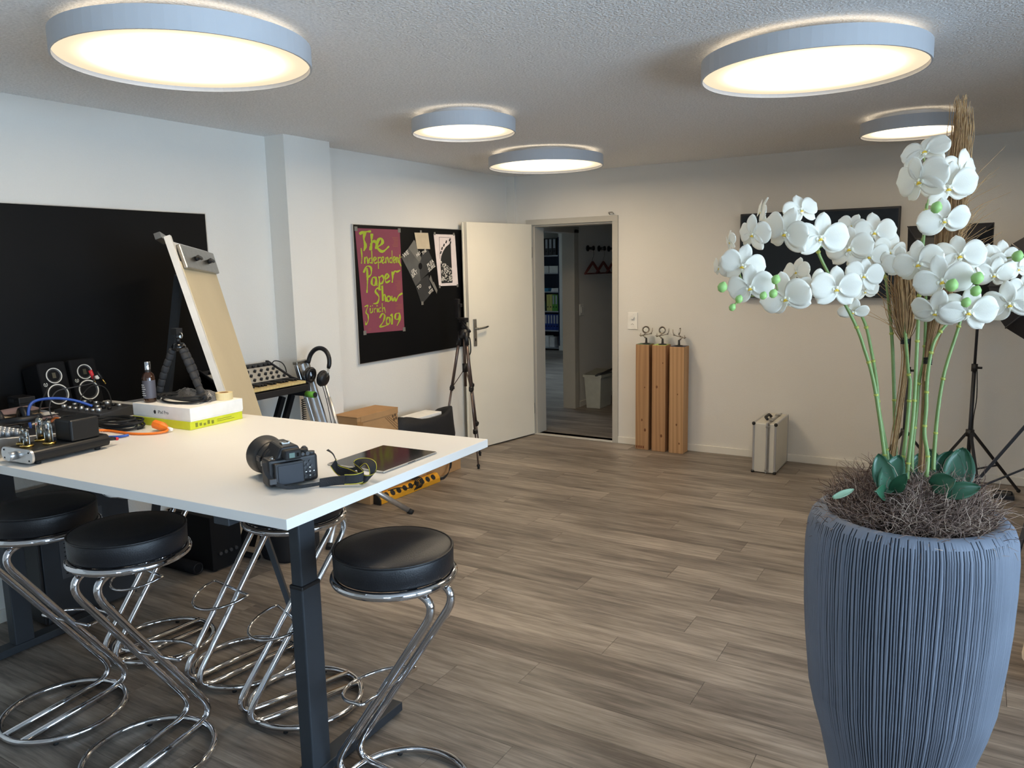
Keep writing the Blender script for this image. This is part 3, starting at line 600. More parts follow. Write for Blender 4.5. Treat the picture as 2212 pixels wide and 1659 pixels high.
# ------------------------------------------------------------------ hallway: hooks, hangers, bin, switch; office shelf
for i, (y, lb) in enumerate(((8.235, 'black coat hook nearest the doorway in the dim hallway'), (8.545, 'middle black coat hook in the dim hallway'), (8.83, 'black coat hook cut by the door frame in the hallway'))):
    t = thing('coat_hook', lb, 'hook', (HX, y, 1.825), 0, 'coat hooks in the hallway')
    ob('rosette', MB().cyl((HX, y, 1.825), (HX + .012, y, 1.825), .035, 20), BLACKP, t); ob('peg', MB().cyl((HX + .012, y, 1.825), (HX + .075, y, 1.825), .016, 14).cyl((HX + .07, y, 1.825), (HX + .085, y, 1.825), .027, 16), BLACKP, t)
WOODR = mat('red_brown_wood', rgb(110, 52, 44), .5)
for i, (y, lb) in enumerate(((8.27, 'red-brown coat hanger on the first hallway hook'), (8.57, 'red-brown coat hanger on the second hallway hook'), (8.86, 'red-brown coat hanger cut off by the door frame'))):
    t = thing('coat_hanger', lb, 'hanger', (HX + .05, y, 1.55), 0, 'coat hangers in the hallway'); x = HX + .05
    ob('hook_wire', MB().tube(smooth_path([(x, y, 1.66), (x, y, 1.70), (x, y + .03, 1.74), (x, y + .025, 1.79), (x, y - .03, 1.815), (x, y - .04, 1.79)], 5), .004, 6), STEEL, t)
    ob('shoulder_bar', MB().tube([(x, y - .20, 1.535), (x, y - .10, 1.60), (x, y, 1.665), (x, y + .10, 1.60), (x, y + .20, 1.535)], [.012, .016, .016, .016, .012], 8), WOODR, t)
    ob('trouser_bar', MB().tube([(x, y - .20, 1.535), (x, y + .20, 1.535)], .008, 8), WOODR, t)
t = thing('hall_switch', 'pale light switch on the hallway wall below the hooks', 'switch', (HX, 8.06, 1.115)); ob('plate', MB().box(HX, 8.01, 1.06, HX + .012, 8.11, 1.19), WHITEP, t, bev=.003); ob('rocker', MB().box(HX + .012, 8.035, 1.09, HX + .018, 8.085, 1.16), WHITEP, t, bev=.003)
t = thing('waste_bin', 'grey lidded waste bin with dark flaps in the hallway', 'bin', (-3.74, 8.1, 0)); BING = mat('bin_grey_plastic', rgb(196, 196, 184), .5)
bm = MB(); bx0, bx1, by0, by1 = -3.835, -3.625, 7.95, 8.30
bm.add([(bx0 + .02, by0 + .02, 0), (bx1 - .02, by0 + .02, 0), (bx1 - .02, by1 - .02, 0), (bx0 + .02, by1 - .02, 0), (bx0, by0, .36), (bx1, by0, .36), (bx1, by1, .36), (bx0, by1, .36)], [(0, 3, 2, 1), (0, 1, 5, 4), (1, 2, 6, 5), (2, 3, 7, 6), (3, 0, 4, 7)])
ob('body', bm, BING, t, bev=.006); ob('lid', MB().box(bx0 - .01, by0 - .01, .36, bx1 + .01, by1 + .01, .39).add([(bx0 - .01, by0 - .01, .39), (bx1 + .01, by0 - .01, .39), (bx1 + .01, by1 + .01, .42), (bx0 - .01, by1 + .01, .42)], [(0, 1, 2, 3), (0, 3, 2, 1)]), BING, t)
ob('bag_flap', MB().tube(smooth_path([(bx1 - .06, by0 - .02, .385), (bx1 + .0, by0 + .05, .41), (bx1 + .01, by1 - .05, .43), (bx1, by1 + .02, .46)], 5), [.006, .01, .014, .016, .014, .012, .012, .014, .016, .014, .012, .010, .008, .012, .010, .006], 7), DGREY, t)
sh = thing('book_shelf', 'tall dark office shelf with binders seen through both doorways', 'shelf', (-7.35, 13.5, 0)); SHB = mat('shelf_dark_blue', rgb(30, 44, 66), .6); SHW = mat('shelf_board', rgb(176, 182, 186), .5)
ob('side_panel', MB().box(-6.955, 13.3, .02, -6.935, 13.7, 2.17), SHB, sh); ob('side_panel', MB().box(-7.98, 13.3, .02, -7.96, 13.7, 2.17), SHB, sh); ob('back_panel', MB().box(-7.96, 13.68, .02, -6.955, 13.7, 2.17), SHB, sh)
SZ = [.05, .387, .76, 1.14, 1.496, 1.833]
for z in SZ: ob('shelf_board', MB().box(-7.96, 13.3, z - .02, -6.955, 13.68, z), SHW, sh)
def binder(x, z, w_, h_, col, lb, lab=None):
    t = thing('ring_binder', lb, 'binder', (x, 13.4, z), 0, 'ring binders on the office shelf'); ob('cover', MB().box(x - w_ / 2, 13.33, z, x + w_ / 2, 13.62, z + h_), col, t, bev=.003)
    ob('spine_label', MB().box(x - w_ * .3, 13.328, z + h_ * .42, x + w_ * .3, 13.33, z + h_ * .95), SHW if lab is None else lab, t)
    ob('finger_hole', MB().cyl((x, 13.329, z + .08), (x, 13.326, z + .08), .012, 10), BLACKM, t)
YEL = mat('binder_yellow', rgb(200, 196, 110), .5); GRN = mat('binder_green', rgb(90, 160, 60), .5); BLU = mat('binder_blue', rgb(34, 62, 140), .5); TEAL = mat('binder_teal', rgb(50, 110, 110), .5)
for k in range(4): binder(-7.30 + .085 * k, 1.833, .075, .32, DGREY, ['first', 'second', 'third', 'fourth'][k] + ' black binder from the left on the top shelf board')
for k, c_ in enumerate((YEL, YEL, GRN, GRN)): binder(-7.20 + .062 * k, .76, .058, .32, c_, ['left yellow', 'right yellow', 'left green', 'right green'][k] + ' binder in the middle of the office shelf', c_ if k < 2 else None)
binder(-7.315, .76, .06, .2, TEAL, 'short teal folder beside the yellow binders')
for k in range(6): binder(-7.31 + .062 * k, .387, .058, .31, BLU, ['first', 'second', 'third', 'fourth', 'fifth', 'sixth'][k] + ' blue binder in the row of six with white labels')
for x, lb in ((-7.28, 'left white box on the second shelf from the top'), (-7.07, 'right white box on the second shelf from the top')):
    t = thing('storage_box', lb, 'box', (x, 13.45, 1.496)); ob('body', MB().box(x - .09, 13.34, 1.496, x + .09, 13.6, 1.60), WHITEP, t, bev=.004); ob('lid', MB().box(x - .095, 13.335, 1.60, x + .095, 13.605, 1.63), WHITEP, t, bev=.004)
t = thing('paper_stack', 'stack of white paper on the third office shelf', 'paper', (-7.05, 13.4, 1.14)); ob('sheets', MB().box(-7.13, 13.34, 1.14, -6.97, 13.56, 1.17).box(-7.125, 13.345, 1.171, -6.975, 13.56, 1.20), PAPERW, t)
t = thing('blue_folder', 'flat light blue folder lying on the third office shelf', 'folder', (-7.26, 13.4, 1.14)); ob('cover', MB().box(-7.33, 13.34, 1.14, -7.19, 13.56, 1.16).box(-7.32, 13.35, 1.161, -7.2, 13.56, 1.20), mat('folder_light_blue', rgb(80, 150, 190), .5), t)
t = thing('paper_bundle', 'bundle of white papers on the bottom of the office shelf', 'paper', (-7.2, 13.4, .05)); ob('sheets', MB().box(-7.33, 13.34, .05, -7.2, 13.56, .27).box(-7.195, 13.36, .05, -7.08, 13.56, .25), PAPERW, t, bev=.01)
# ------------------------------------------------------------------ flip chart behind the table
fc = thing('flip_chart', 'leaning flip chart easel with a beige paper pad behind the table', 'flip chart', (-2.6, 2.35, 0))
PA, PB = Vector((-3.285, 2.325, 1.782)), Vector((-3.66, 2.82, 1.746)); QA, QB = Vector((-2.555, 2.335, 0.0)), Vector((-3.015, 2.825, 0.0))
nrm = (PB - PA).cross(QA - PA).normalized()
if nrm.x < 0: nrm = -nrm
def fcp(u, v, d=0): return PA.lerp(PB, u).lerp(QA.lerp(QB, u), v) + nrm * d
def slab(u0, u1, v0, v1, d0, d1):
    vs = [fcp(u, v, d) for d in (d0, d1) for u, v in ((u0, v0), (u1, v0), (u1, v1), (u0, v1))]
    return MB().add(vs, [(0, 3, 2, 1), (4, 5, 6, 7), (0, 1, 5, 4), (1, 2, 6, 5), (2, 3, 7, 6), (3, 0, 4, 7)])
PAD = mat('flip_chart_paper', rgb(206, 190, 156), .85, bump=(12, .04), vary=(3, .04))
ob('back_board', slab(.0, 1, .0, .52, 0, .014), mat('flip_chart_board', rgb(228, 226, 222), .5), fc)
ob('paper_pad', slab(.04, .99, .055, .60, .016, .026), PAD, fc, bev=.002)
ob('clamp_bar', slab(.05, .98, .012, .075, .026, .046), STEEL, fc, bev=.004)
for u in (.36, .72):
    k = ob('clamp_knob', MB().cyl(fcp(u, .045, .046), fcp(u, .045, .062), .012, 14).bar(fcp(u - .05, .043, .066), fcp(u + .05, .047, .066), .012, .012, nrm), BLACKP, fc)
ob('front_leg', MB().bar(fcp(.0, .45, -.014), fcp(.0, 1, -.014), .03, .022, nrm), DKMETAL, fc)
ob('edge_rail', MB().bar(fcp(.004, -.012, .012), fcp(.004, .56, .012), .020, .030, nrm), mat('flip_chart_edge', rgb(214, 210, 204), .4), fc)
ob('right_rail', MB().bar(fcp(1.0, .0, -.012), fcp(1.0, 1, -.012), .03, .024, nrm), DKMETAL, fc)
ob('top_bracket', MB().bar(fcp(-.05, -.018, -.02), fcp(.10, -.010, -.02), .03, .03, nrm), STEEL, fc)
ob('rear_leg', MB().bar((-3.345, 2.42, 1.62), (-3.885, 2.47, .0), .05, .018, (0, 1, 0)), DKMETAL, fc)

# ------------------------------------------------------------------ synthesizer on its stand
sy = thing('synthesizer', 'compact analogue synthesizer with silver knob panel and cream keys', 'synthesizer', (-3.68, 3.05, .90))
x0, x1, y0, y1 = -3.87, -3.50, 2.865, 3.385
SYNB = mat('synth_black_case', rgb(26, 24, 26), .5); SYNP = mat('synth_panel_silver', rgb(186, 180, 168), .45, .2, vary=(5, .03))
ob('case', MB().prism([(x0, .905), (x1, .905), (x1, .944), (-3.655, .950), (-3.655, .972), (x0 + .02, 1.065), (x0, 1.065)], -y1, -y0, Matrix.Rotation(R(90), 4, 'X')), SYNB, sy, bev=.003)
def spanel(yy, u, d=0):   # u 0 bottom .. 1 top of the sloping panel
    a = Vector((-3.662, yy, .976)); b = Vector((-3.853, yy, 1.062)); n = Vector((.41, 0, .91)); return a.lerp(b, u) + n * d
vs = [spanel(y, u, d) for d in (0, .003) for y, u in ((y0 + .012, .02), (y1 - .014, .02), (y1 - .014, .96), (y0 + .012, .96))]
ob('knob_panel', MB().add(vs, [(0, 3, 2, 1), (4, 5, 6, 7), (0, 1, 5, 4), (1, 2, 6, 5), (2, 3, 7, 6), (3, 0, 4, 7)]), SYNP, sy)
for yy in (y0, y1 - .012): ob('side_cheek', MB().prism([(x0 - .002, .903), (x1 + .002, .903), (x1 + .002, .955), (-3.65, .985), (x0 + .018, 1.075), (x0 - .002, 1.075)], -(yy + .012), -yy, Matrix.Rotation(R(90), 4, 'X')), SYNB, sy, bev=.003)
kb = [(.10, (.04, .10, .17, .25, .30, .345, .39, .435, .48)), (.34, (.03, .09, .15, .21, .265, .325, .375, .42, .465)), (.56, (.04, .10, .16, .22, .275, .33, .38, .43, .475)), (.84, (.05, .11, .19, .27, .32, .365, .41, .455, .49))]
kn = MB().cyl((0, 0, 0), (0, 0, .012), .0095, 12, .0085).box(-.001, .002, .012, .001, .009, .0128); kme = kn.mesh('knob'); kme.materials.append(BLACKP)
for ri, (u, ys) in enumerate(kb):
    for q, yy in enumerate(ys):
        o = bpy.data.objects.new('knob', kme); C.objects.link(o); o.parent = sy; p = spanel(y0 + yy, u, .003); o.location = p - sy.location
        o.rotation_euler = (0, R(24), 0); s_ = 1.6 if (ri == 3 and q == 2) else 1.0; o.scale = (s_, s_, 1.2); OFF[o.name] = OFF[sy.name]
KEYC = mat('cream_keys', rgb(214, 190, 130), .35); wk = MB().box(0, 0, 0, .148, .0222, .014); wme = wk.mesh('white_key'); wme.materials.append(KEYC)
bk = MB().box(0, 0, 0, .092, .0125, .012); bme = bk.mesh('black_key'); bme.materials.append(BLACKP)
KY = y0 + .095
for k in range(17):
    o = bpy.data.objects.new('white_key', wme); C.objects.link(o); o.parent = sy; o.location = Vector((-3.655, KY + .0235 * k, .953)) - sy.location; OFF[o.name] = OFF[sy.name]
    if k % 7 not in (2, 6) and k < 16:
        o = bpy.data.objects.new('black_key', bme); C.objects.link(o); o.parent = sy; o.location = Vector((-3.655, KY + .0235 * (k + 1) - .0062, .967)) - sy.location; OFF[o.name] = OFF[sy.name]
ks = thing('keyboard_stand', 'black double-braced keyboard stand with green end caps', 'stand', (-3.65, 3.1, 0))
for dy in (0, .075): ob('brace', MB().bar((-3.60, 3.25 + dy, .878), (-3.60, 2.86 + dy, .03), .03, .03), BLACKM, ks)
ob('brace', MB().bar((-3.80, 2.92, .878), (-3.80, 3.30, .03), .03, .03), BLACKM, ks)
GRNC = mat('green_cap', rgb(104, 170, 60), .45)
for yy in (2.92, 3.335):
    ob('support_arm', MB().cyl((-3.88, yy, .888), (-3.475, yy + .02, .888), .016, 14), BLACKM, ks)
    if yy < 3: continue
    e = ob('end_sleeve', MB().cyl((-3.50, yy + .018, .885), (-3.435, yy + .022, .885), .0195, 16), GRNC, ks); ob('end_plug', MB().cyl((-3.435, yy + .022, .885), (-3.43, yy + .022, .885), .0165, 16), RUBBER, e)
for yy in (2.86, 3.29): ob('floor_bar', MB().cyl((-3.88, yy, .016), (-3.45, yy, .016), .016, 12), BLACKM, ks)
cc = MB().tube([(-3.46 + .012 * math.cos(k * .9), 3.285 + .0 * k + .012 * math.sin(k * .9), .87 - .0019 * k) for k in range(330)], .003, 5)
ob('coiled_cable', cc, RUBBER, None, label='coiled black cable hanging below the synthesizer', cat='cable')
ob('patch_cable', MB().tube(smooth_path([(-3.84, 3.385, 1.03), (-3.82, 3.40, 1.07), (-3.78, 3.43, 1.055), (-3.76, 3.44, 1.0), (-3.77, 3.43, .93)], 6), .0035, 6), RUBBER, label='short black patch cable arching behind the synthesizer', cat='cable')

# ------------------------------------------------------------------ silver projector stand with headphones hung over it
ss = thing('projection_stand', 'leaning silver aluminium stand with splayed tube legs beside the wall pillar', 'stand', (-3.5, 3.58, 0))
TA, TB = Vector((-3.66, 3.475, 1.055)), Vector((-3.515, 3.58, .30))
ob('profile_post', MB().bar(TA, TB, .105, .03, (1, 0, 0)), ALU, ss, bev=.004)
for o_ in (-.042, .0, .042): 
    d = Vector((.014, o_, .0)); ob('groove_rib', MB().bar(TA + d + Vector((.006, 0, 0)), TB + d + Vector((.006, 0, 0)), .012, .01, (1, 0, 0)), CHROME if o_ else ALU, ss)
ob('top_cap', MB().bar(TA + Vector((0, -.055, .004)), TA + Vector((0, .06, .010)), .04, .022), STEEL, ss, bev=.005)
ob('telescopic_pole', MB().cyl((-3.60, 3.59, .98), (-3.50, 3.70, .30), .008, 12).cyl((-3.575, 3.615, .82), (-3.49, 3.71, .26), .0125, 12), ALU, ss)
ob('hub', MB().cyl((-3.50, 3.63, .36), (-3.48, 3.66, .22), .05, 16), DGREY, ss)
for ex, ey in ((-3.205, 3.925), (-3.215, 3.19), (-3.69, 3.44)):
    l_ = ob('leg', MB().tube([(-3.49, 3.64, .31), (ex + .0 * (ex > -3.5), ey, .024)], .0185, 12), ALU, ss)
    d = (Vector((ex, ey, .018)) - Vector((-3.49, 3.64, .31))).normalized(); e_ = Vector((ex, ey, .022)); ob('rubber_foot', MB().cyl(e_ - d * .005, e_ + d * .03, .0200, 12), RUBBER, l_)
def headset(name, label, T, sc=1.0):
    t = thing(name, label, 'headphones', T.to_translation()); t.matrix_world = T; OFF[t.name] = (0, 0, 0)
    arc = [(.075 * math.cos(a), 0, .075 + .088 * math.sin(a)) for a in [R(-12 + 204 * k / 20) for k in range(21)]]
    ob('headband', MB().tube(arc, [.010] + [.0135] * 19 + [.010], 10), LEATHER, t, local=True)
    for sg in (-1, 1):
        y_ = sg; ob('yoke_wire', MB().tube([(.073 * sg, .006, .06), (.078 * sg, .008, .02), (.07 * sg, .0, -.005)], .0022, 6).tube([(.073 * sg, -.006, .06), (.078 * sg, -.008, .02), (.07 * sg, .0, -.005)], .0022, 6), STEEL, t, local=True)
        c = ob('ear_cup', MB().lathe([(.0001, .022), (.030, .021), (.042, .013), (.045, 0)], 24, Matrix.Translation((.052 * sg, 0, -.01)) @ Matrix.Rotation(R(90) * sg, 4, 'Y')), BLACKP, t, local=True)
        ob('ear_pad', MB().tube([Vector((.044 * sg, .034 * math.cos(2 * math.pi * k / 24), -.01 + .037 * math.sin(2 * math.pi * k / 24))) for k in range(24)], .0135, 8, True), LEATHER, c, local=True)
    return t
hs = headset('headphones', 'black over-ear headphones hanging on the silver stand', Matrix.Translation((-3.56, 3.505, .98)) @ Matrix.Rotation(R(8), 4, 'Z') @ Matrix.Rotation(R(-8), 4, 'X') @ Matrix.Rotation(R(10), 4, 'Y') @ Matrix.Scale(1.06, 4))
ob('headphone_cable', MB().tube(smooth_path([(-3.60, 3.55, .975), (-3.57, 3.56, .90), (-3.555, 3.58, .78), (-3.54, 3.60, .62), (-3.50, 3.63, .45)], 5), .0025, 6), RUBBER, label='thin black headphone cable running down the silver stand', cat='cable')

# ------------------------------------------------------------------ boxes, bag, power strip by the left wall
fb = thing('flat_carton', 'long flat cardboard carton lying on the floor by the wall', 'carton', (-3.72, 4.5, 0))
ob('body', MB().box(-3.885, 3.95, 0, -3.565, 5.06, .20), CARD, fb, bev=.004); ob('tape_strip', MB().box(-3.565, 4.60, .0, -3.5635, 4.66, .198), TAPE, fb)
cb = thing('cardboard_box', 'upright cardboard box with printed corner marks behind the table', 'box', (-3.7, 4.07, .2))
ob('body', MB().box(-3.748, 3.825, .201, -3.535, 4.25, .645), CARD, cb, bev=.004)
ob('flap', MB().box(-3.748, 3.822, .645, -3.531, 4.253, .652), CARD, cb, bev=.002); ob('front_flap', MB().box(-3.5352, 3.86, .61, -3.5315, 4.25, .648), CARD, cb)
ob('tape_strip', MB().box(-3.54, 3.823, .38, -3.5335, 3.88, .62), TAPE, cb)
pr = MB()
for k in range(3): pr.bar((-3.5345, 4.11 + .02 * k, .60), (-3.5345, 4.245, .485 + .022 * k), .0006, .003, (0, 1, 1))
for yy, zz_ in ((4.195, .595), (4.22, .60), (4.207, .570), (4.23, .575)): pr.box(-3.5349, yy - .008, zz_ - .010, -3.5343, yy + .008, zz_ + .010)
ob('printed_mark', pr, CARDI, cb)
bg_ = thing('black_bag', 'open black fabric bag with a white box sticking out', 'bag', (-3.68, 4.65, .2)); FAB = mat('black_nylon', rgb(22, 23, 27), .75, bump=(40, .15))
def bagmesh():
    m = MB(); nu = 36; prof = [(.86, 0.0), (1.0, .03), (1.03, .12), (1.0, .2), (.97, .27), (.9, .275), (.86, .22), (.84, .05)]
    vs = []
    for j, (s_, z) in enumerate(prof):
        for k in range(nu):
            a = 2 * math.pi * k / nu; ex = .17 * s_ * (abs(math.cos(a)) ** .6) * (1 if math.cos(a) > 0 else -1); ey = .385 * s_ * (abs(math.sin(a)) ** .6) * (1 if math.sin(a) > 0 else -1)
            zz_ = z * (1 + .22 * math.sin(a * 1.0 + 2.2) + .10 * math.sin(3 * a + j)) + (.06 * max(0, math.sin(a - .3)) if z > .2 else 0)
            vs.append((-3.70 + ex, 4.66 + ey, .2005 + max(0, zz_)))
    fs = [(j * nu + k, j * nu + (k + 1) % nu, (j + 1) * nu + (k + 1) % nu, (j + 1) * nu + k) for j in range(len(prof) - 1) for k in range(nu)]
    fs.append(tuple(range(nu))[::-1]); fs.append(tuple((len(prof) - 1) * nu + k for k in range(nu)))
    return m.add(vs, fs, True)
ob('body', bagmesh(), FAB, bg_)
ob('carry_strap', MB().ribbon(smooth_path([(-3.545, 4.86, .36), (-3.525, 4.87, .20), (-3.515, 4.84, .06), (-3.50, 4.74, .012), (-3.52, 4.66, .012)], 6), [(0, .014, 0)] * 13 + [(.0, .010, .012)] * 12, .003), FAB, bg_)
wb_ = thing('white_carton', 'plain white box standing in the black bag', 'box', (-3.62, 4.68, .25)); ob('body', MB().box(-3.74, 4.52, .225, -3.585, 4.84, .49), PAPERW, wb_, bev=.003); ob('lid', MB().box(-3.743, 4.517, .49, -3.582, 4.843, .515), PAPERW, wb_, bev=.003)
ps = thing('power_strip', 'yellow-orange multi-socket power strip on the floor under the table end', 'power strip', (-3.52, 4.3, 0)); YPS = mat('power_strip_yellow', rgb(212, 150, 34), .5)
SA, SB = Vector((-3.535, 3.99, .035)), Vector((-3.515, 4.66, .035)); dr = (SB - SA).normalized(); ax = Vector((.80, 0, .60)); 
Mps = Matrix.Translation(SA) @ Matrix(((dr.x, -dr.y, 0, 0), (dr.y, dr.x, 0, 0), (0, 0, 1, 0), (0, 0, 0, 1)))
LPS = (SB - SA).length
ob('body', MB().prism([(.035, -.034), (.035, .0), (.008, .035), (-.022, .035), (-.028, -.034)], 0, LPS, Mps @ Matrix(((0, 0, 1, 0), (-1, 0, 0, 0), (0, 1, 0, 0), (0, 0, 0, 1)))), YPS, ps, bev=.003)
for k in range(9):
    c = Mps @ Vector((.07 + .066 * k, -.0215, .0175)); n_ = Vector((.79, 0, .61)); s_ = ob('socket', MB().cyl(c, c + n_ * .004, .0215, 20), BLACKP, ps)
ob('end_cap', MB().prism([(.036, -.035), (.036, .001), (.009, .036), (-.023, .036), (-.029, -.035)], -.012, .001, Mps @ Matrix(((0, 0, 1, 0), (-1, 0, 0, 0), (0, 1, 0, 0), (0, 0, 0, 1)))), BLACKP, ps)
cw = MB()
for k in range(5):
    y_ = 4.36 + .018 * k; cw.tube([(-3.525 + .052 * math.cos(2 * math.pi * q / 16), y_ + .012 * math.sin(4 * math.pi * q / 16), .048 + .044 * math.sin(2 * math.pi * q / 16)) for q in range(16)], .004, 6, True)
ob('wound_cord', cw.tube(smooth_path([(-3.495, 4.36, .06), (-3.48, 4.28, .05), (-3.50, 4.18, .075), (-3.53, 4.10, .07)], 5), .004, 6), RUBBER, ps)

# ------------------------------------------------------------------ photo tripod by the door
tp = thing('photo_tripod', 'bronze-grey photo tripod with black head standing before the door', 'tripod', (-3.6, 5.22, 0)); BRZ = mat('bronze_tube', rgb(112, 98, 92), .35, .7); 
AP = Vector((-3.605, 5.22, 1.08))
ob('spider', MB().lathe([(.012, -.02), (.042, -.02), (.048, .02), (.035, .05), (.018, .06)], 20, Matrix.Translation(AP), cap0=True, cap1=True), BLACKP, tp)
ob('centre_column', MB().cyl(AP + Vector((0, 0, -.42)), AP + Vector((0, 0, .14)), .012, 14), BRZ, tp)
for ex, ey in ((-3.43, 5.12), (-3.665, 5.50), (-3.81, 5.105)):
    E = Vector((ex, ey, .0)); d = E - AP; hi = AP + Vector((d.x, d.y, 0)).normalized() * .035; s0 = hi; s1 = hi.lerp(E, .40); s2 = hi.lerp(E, .72); s3 = hi.lerp(E, .975)
    on_bag = ex < -3.8
    lg = ob('leg', MB().cyl(s0, s1, .0125, 12).cyl(s1, s2, .0095, 12).cyl(s2, s3, .007, 12), BRZ, tp)
    for q in (s1, s2): ob('leg_lock', MB().cyl(q - d.normalized() * .02, q + d.normalized() * .02, .0165, 12).box(q.x - .008, q.y - .02, q.z - .012, q.x + .014, q.y + .02, q.z + .012), BLACKP, lg)
    ob('leg_hinge', MB().cyl(hi + Vector((0, 0, .03)), hi.lerp(E, .07), .019, 12), BLACKP, lg); ob('rubber_foot', MB().ball(s3, .014, 10, 6).cyl(s3, E + Vector((0, 0, .001)), .010, 10), RUBBER, lg)
    ob('strut', MB().tube([AP + Vector((0, 0, -.27)), hi.lerp(E, .40)], .004, 6), BRZ, tp)
ob('collar', MB().cyl(AP + Vector((0, 0, -.30)), AP + Vector((0, 0, -.23)), .022, 14), BLACKP, tp)
hd = ob('pan_head', MB().cyl(AP + Vector((0, 0, .05)), AP + Vector((0, 0, .11)), .024, 16).box(AP.x - .03, AP.y - .025, AP.z + .11, AP.x + .03, AP.y + .025, AP.z + .135), BLACKP, tp)
ob('quick_plate', MB().box(AP.x - .045, AP.y - .028, AP.z + .135, AP.x + .03, AP.y + .028, AP.z + .147), BLACKP, hd, bev=.003)
ob('pan_handle', MB().tube([AP + Vector((-.02, -.01, .13)), AP + Vector((.06, -.06, .085)), AP + Vector((.125, -.10, .045))], [.006, .010, .012], 10), BLACKP, hd)
ob('phone_clamp', MB().box(AP.x - .075, AP.y - .02, AP.z + .147, AP.x - .035, AP.y + .01, AP.z + .30).box(AP.x - .035, AP.y - .018, AP.z + .235, AP.x - .012, AP.y + .008, AP.z + .262), BLACKP, hd, bev=.003)
ob('crank', MB().tube(smooth_path([AP + Vector((.04, 0, .0)), AP + Vector((.065, -.01, -.03)), AP + Vector((.07, -.012, -.12)), AP + Vector((.055, -.01, -.155))], 5), .005, 8), BLACKP, tp)

# ------------------------------------------------------------------ under the table: subwoofer, bag, roll, computer tower
sb = thing('subwoofer', 'black subwoofer box with a blue label under the table', 'subwoofer', (-3.68, 2.72, 0))
ob('cabinet', MB().box(-3.87, 2.60, .012, -3.51, 2.80, .315), BLACKM, sb, bev=.004); ob('blue_label', MB().box(-3.511, 2.64, .275, -3.508, 2.77, .300), mat('blue_label', rgb(40, 70, 130), .4), sb)
for yy in (2.65, 2.685, 2.72, 2.755): ob('control_knob', MB().cyl((-3.51, yy, .10), (-3.498, yy, .10), .010, 12), DGREY, sb)
for xx in (-3.84, -3.54):
    for yy in (2.63, 2.77): ob('foot', MB().cyl((xx, yy, 0), (xx, yy, .013), .015, 10), RUBBER, sb)
fr2 = thing('foam_roll', 'black cylindrical roll lying on the floor before the subwoofer', 'roll', (-3.68, 2.55, .03)); ob('tube', MB().cyl((-3.86, 2.545, .035), (-3.575, 2.552, .035), .035, 20), BLACKM, fr2); ob('end_ring', MB().tube([(-3.574, 2.552 + .028 * math.cos(R(15 * k)), .035 + .028 * math.sin(R(15 * k))) for k in range(24)], .004, 6, True), BLACKP, fr2)
gb = thing('gear_bag', 'soft black gear bag on the floor behind the subwoofer', 'bag', (-3.35, 3.0, 0)); gm = MB()
pts = []
for j, (s_, z) in enumerate(((.92, 0), (1.0, .03), (1.0, .16), (.93, .23), (.6, .27), (.02, .28))):
    for k in range(24):
        a = 2 * math.pi * k / 24; pts.append((-3.36 + .13 * s_ * math.copysign(abs(math.cos(a)) ** .5, math.cos(a)), 3.02 + .15 * s_ * math.copysign(abs(math.sin(a)) ** .5, math.sin(a)), z + .01 * math.sin(3 * a + j) * (z > 0)))
gm.add(pts, [(j * 24 + k, j * 24 + (k + 1) % 24, (j + 1) * 24 + (k + 1) % 24, (j + 1) * 24 + k) for j in range(5) for k in range(24)] + [tuple(range(24))[::-1]], True)
ob('body', gm, FAB, gb); ob('grip', MB().tube(smooth_path([(-3.36, 2.93, .26), (-3.36, 2.96, .32), (-3.36, 3.08, .32), (-3.36, 3.11, .26)], 5), .008, 8), FAB, gb)
ct = thing('computer_tower', 'dark computer tower under the left end of the table', 'computer', (-3.7, 1.95, 0))
ob('case', MB().box(-3.86, 1.78, .02, -3.62, 2.22, .62), DKMETAL, ct, bev=.004); ob('front_panel', MB().box(-3.855, 1.765, .03, -3.625, 1.78, .61), BLACKP, ct, bev=.004)
ob('info_sheet', MB().box(-3.619, 1.86, .22, -3.6175, 2.08, .52), mat('dim_sheet', rgb(70, 72, 76), .7), ct)
sl = MB()
for k in range(12): sl.box(-3.6174, 1.88, .24 + .021 * k, -3.617, 2.06 - .05 * (k % 3), .245 + .021 * k)
ob('printed_lines', sl, BLACKM, ct)
for xx in (-3.84, -3.64):
    for yy in (1.81, 2.19): ob('foot', MB().cyl((xx, yy, 0), (xx, yy, .021), .015, 10), RUBBER, ct)

# ------------------------------------------------------------------ things on the table
ZT = 1.0005
bx = thing('yellow_box', 'flat bright yellow box under the white tablet box', 'box', (-2.906, 2.09, ZT), R(2)); YB_ = mat('yellow_carton', rgb(214, 218, 48), .5)
ob('body', MB().box(-.182, -.135, 0, .182, .135, .034), YB_, bx, bev=.0015, local=True)
sm = MB()
for k in range(5): sm.box(.1825, -.11 + .02 * k, .008 + .002 * (k % 2), .1828, -.098 + .02 * k, .026 - .004 * (k % 3))
sm.box(.1825, .0, .012, .1828, .09, .014).box(.1825, .0, .020, .1828, .075, .022)
ob('small_print', sm, mat('yellow_carton_print', rgb(130, 134, 40), .6), bx, local=True)
wx = thing('tablet_box', 'white tablet packaging box on the yellow box', 'box', (-2.902, 2.092, ZT + .034), R(2))
ob('base', MB().box(-.180, -.134, 0, .180, .134, .006), PAPERW, wx, local=True); ob('lid', MB().box(-.182, -.136, .006, .182, .136, .056), PAPERW, wx, bev=.0015, local=True)
OFF[wx.name] = (0, 0, 0)
tx = text('lettering', 'iPad Pro', .020, mat('silver_print', rgb(120, 120, 122), .4), wx, (.015, -.1365, .028), (R(90), 0, 0), 'CENTER')
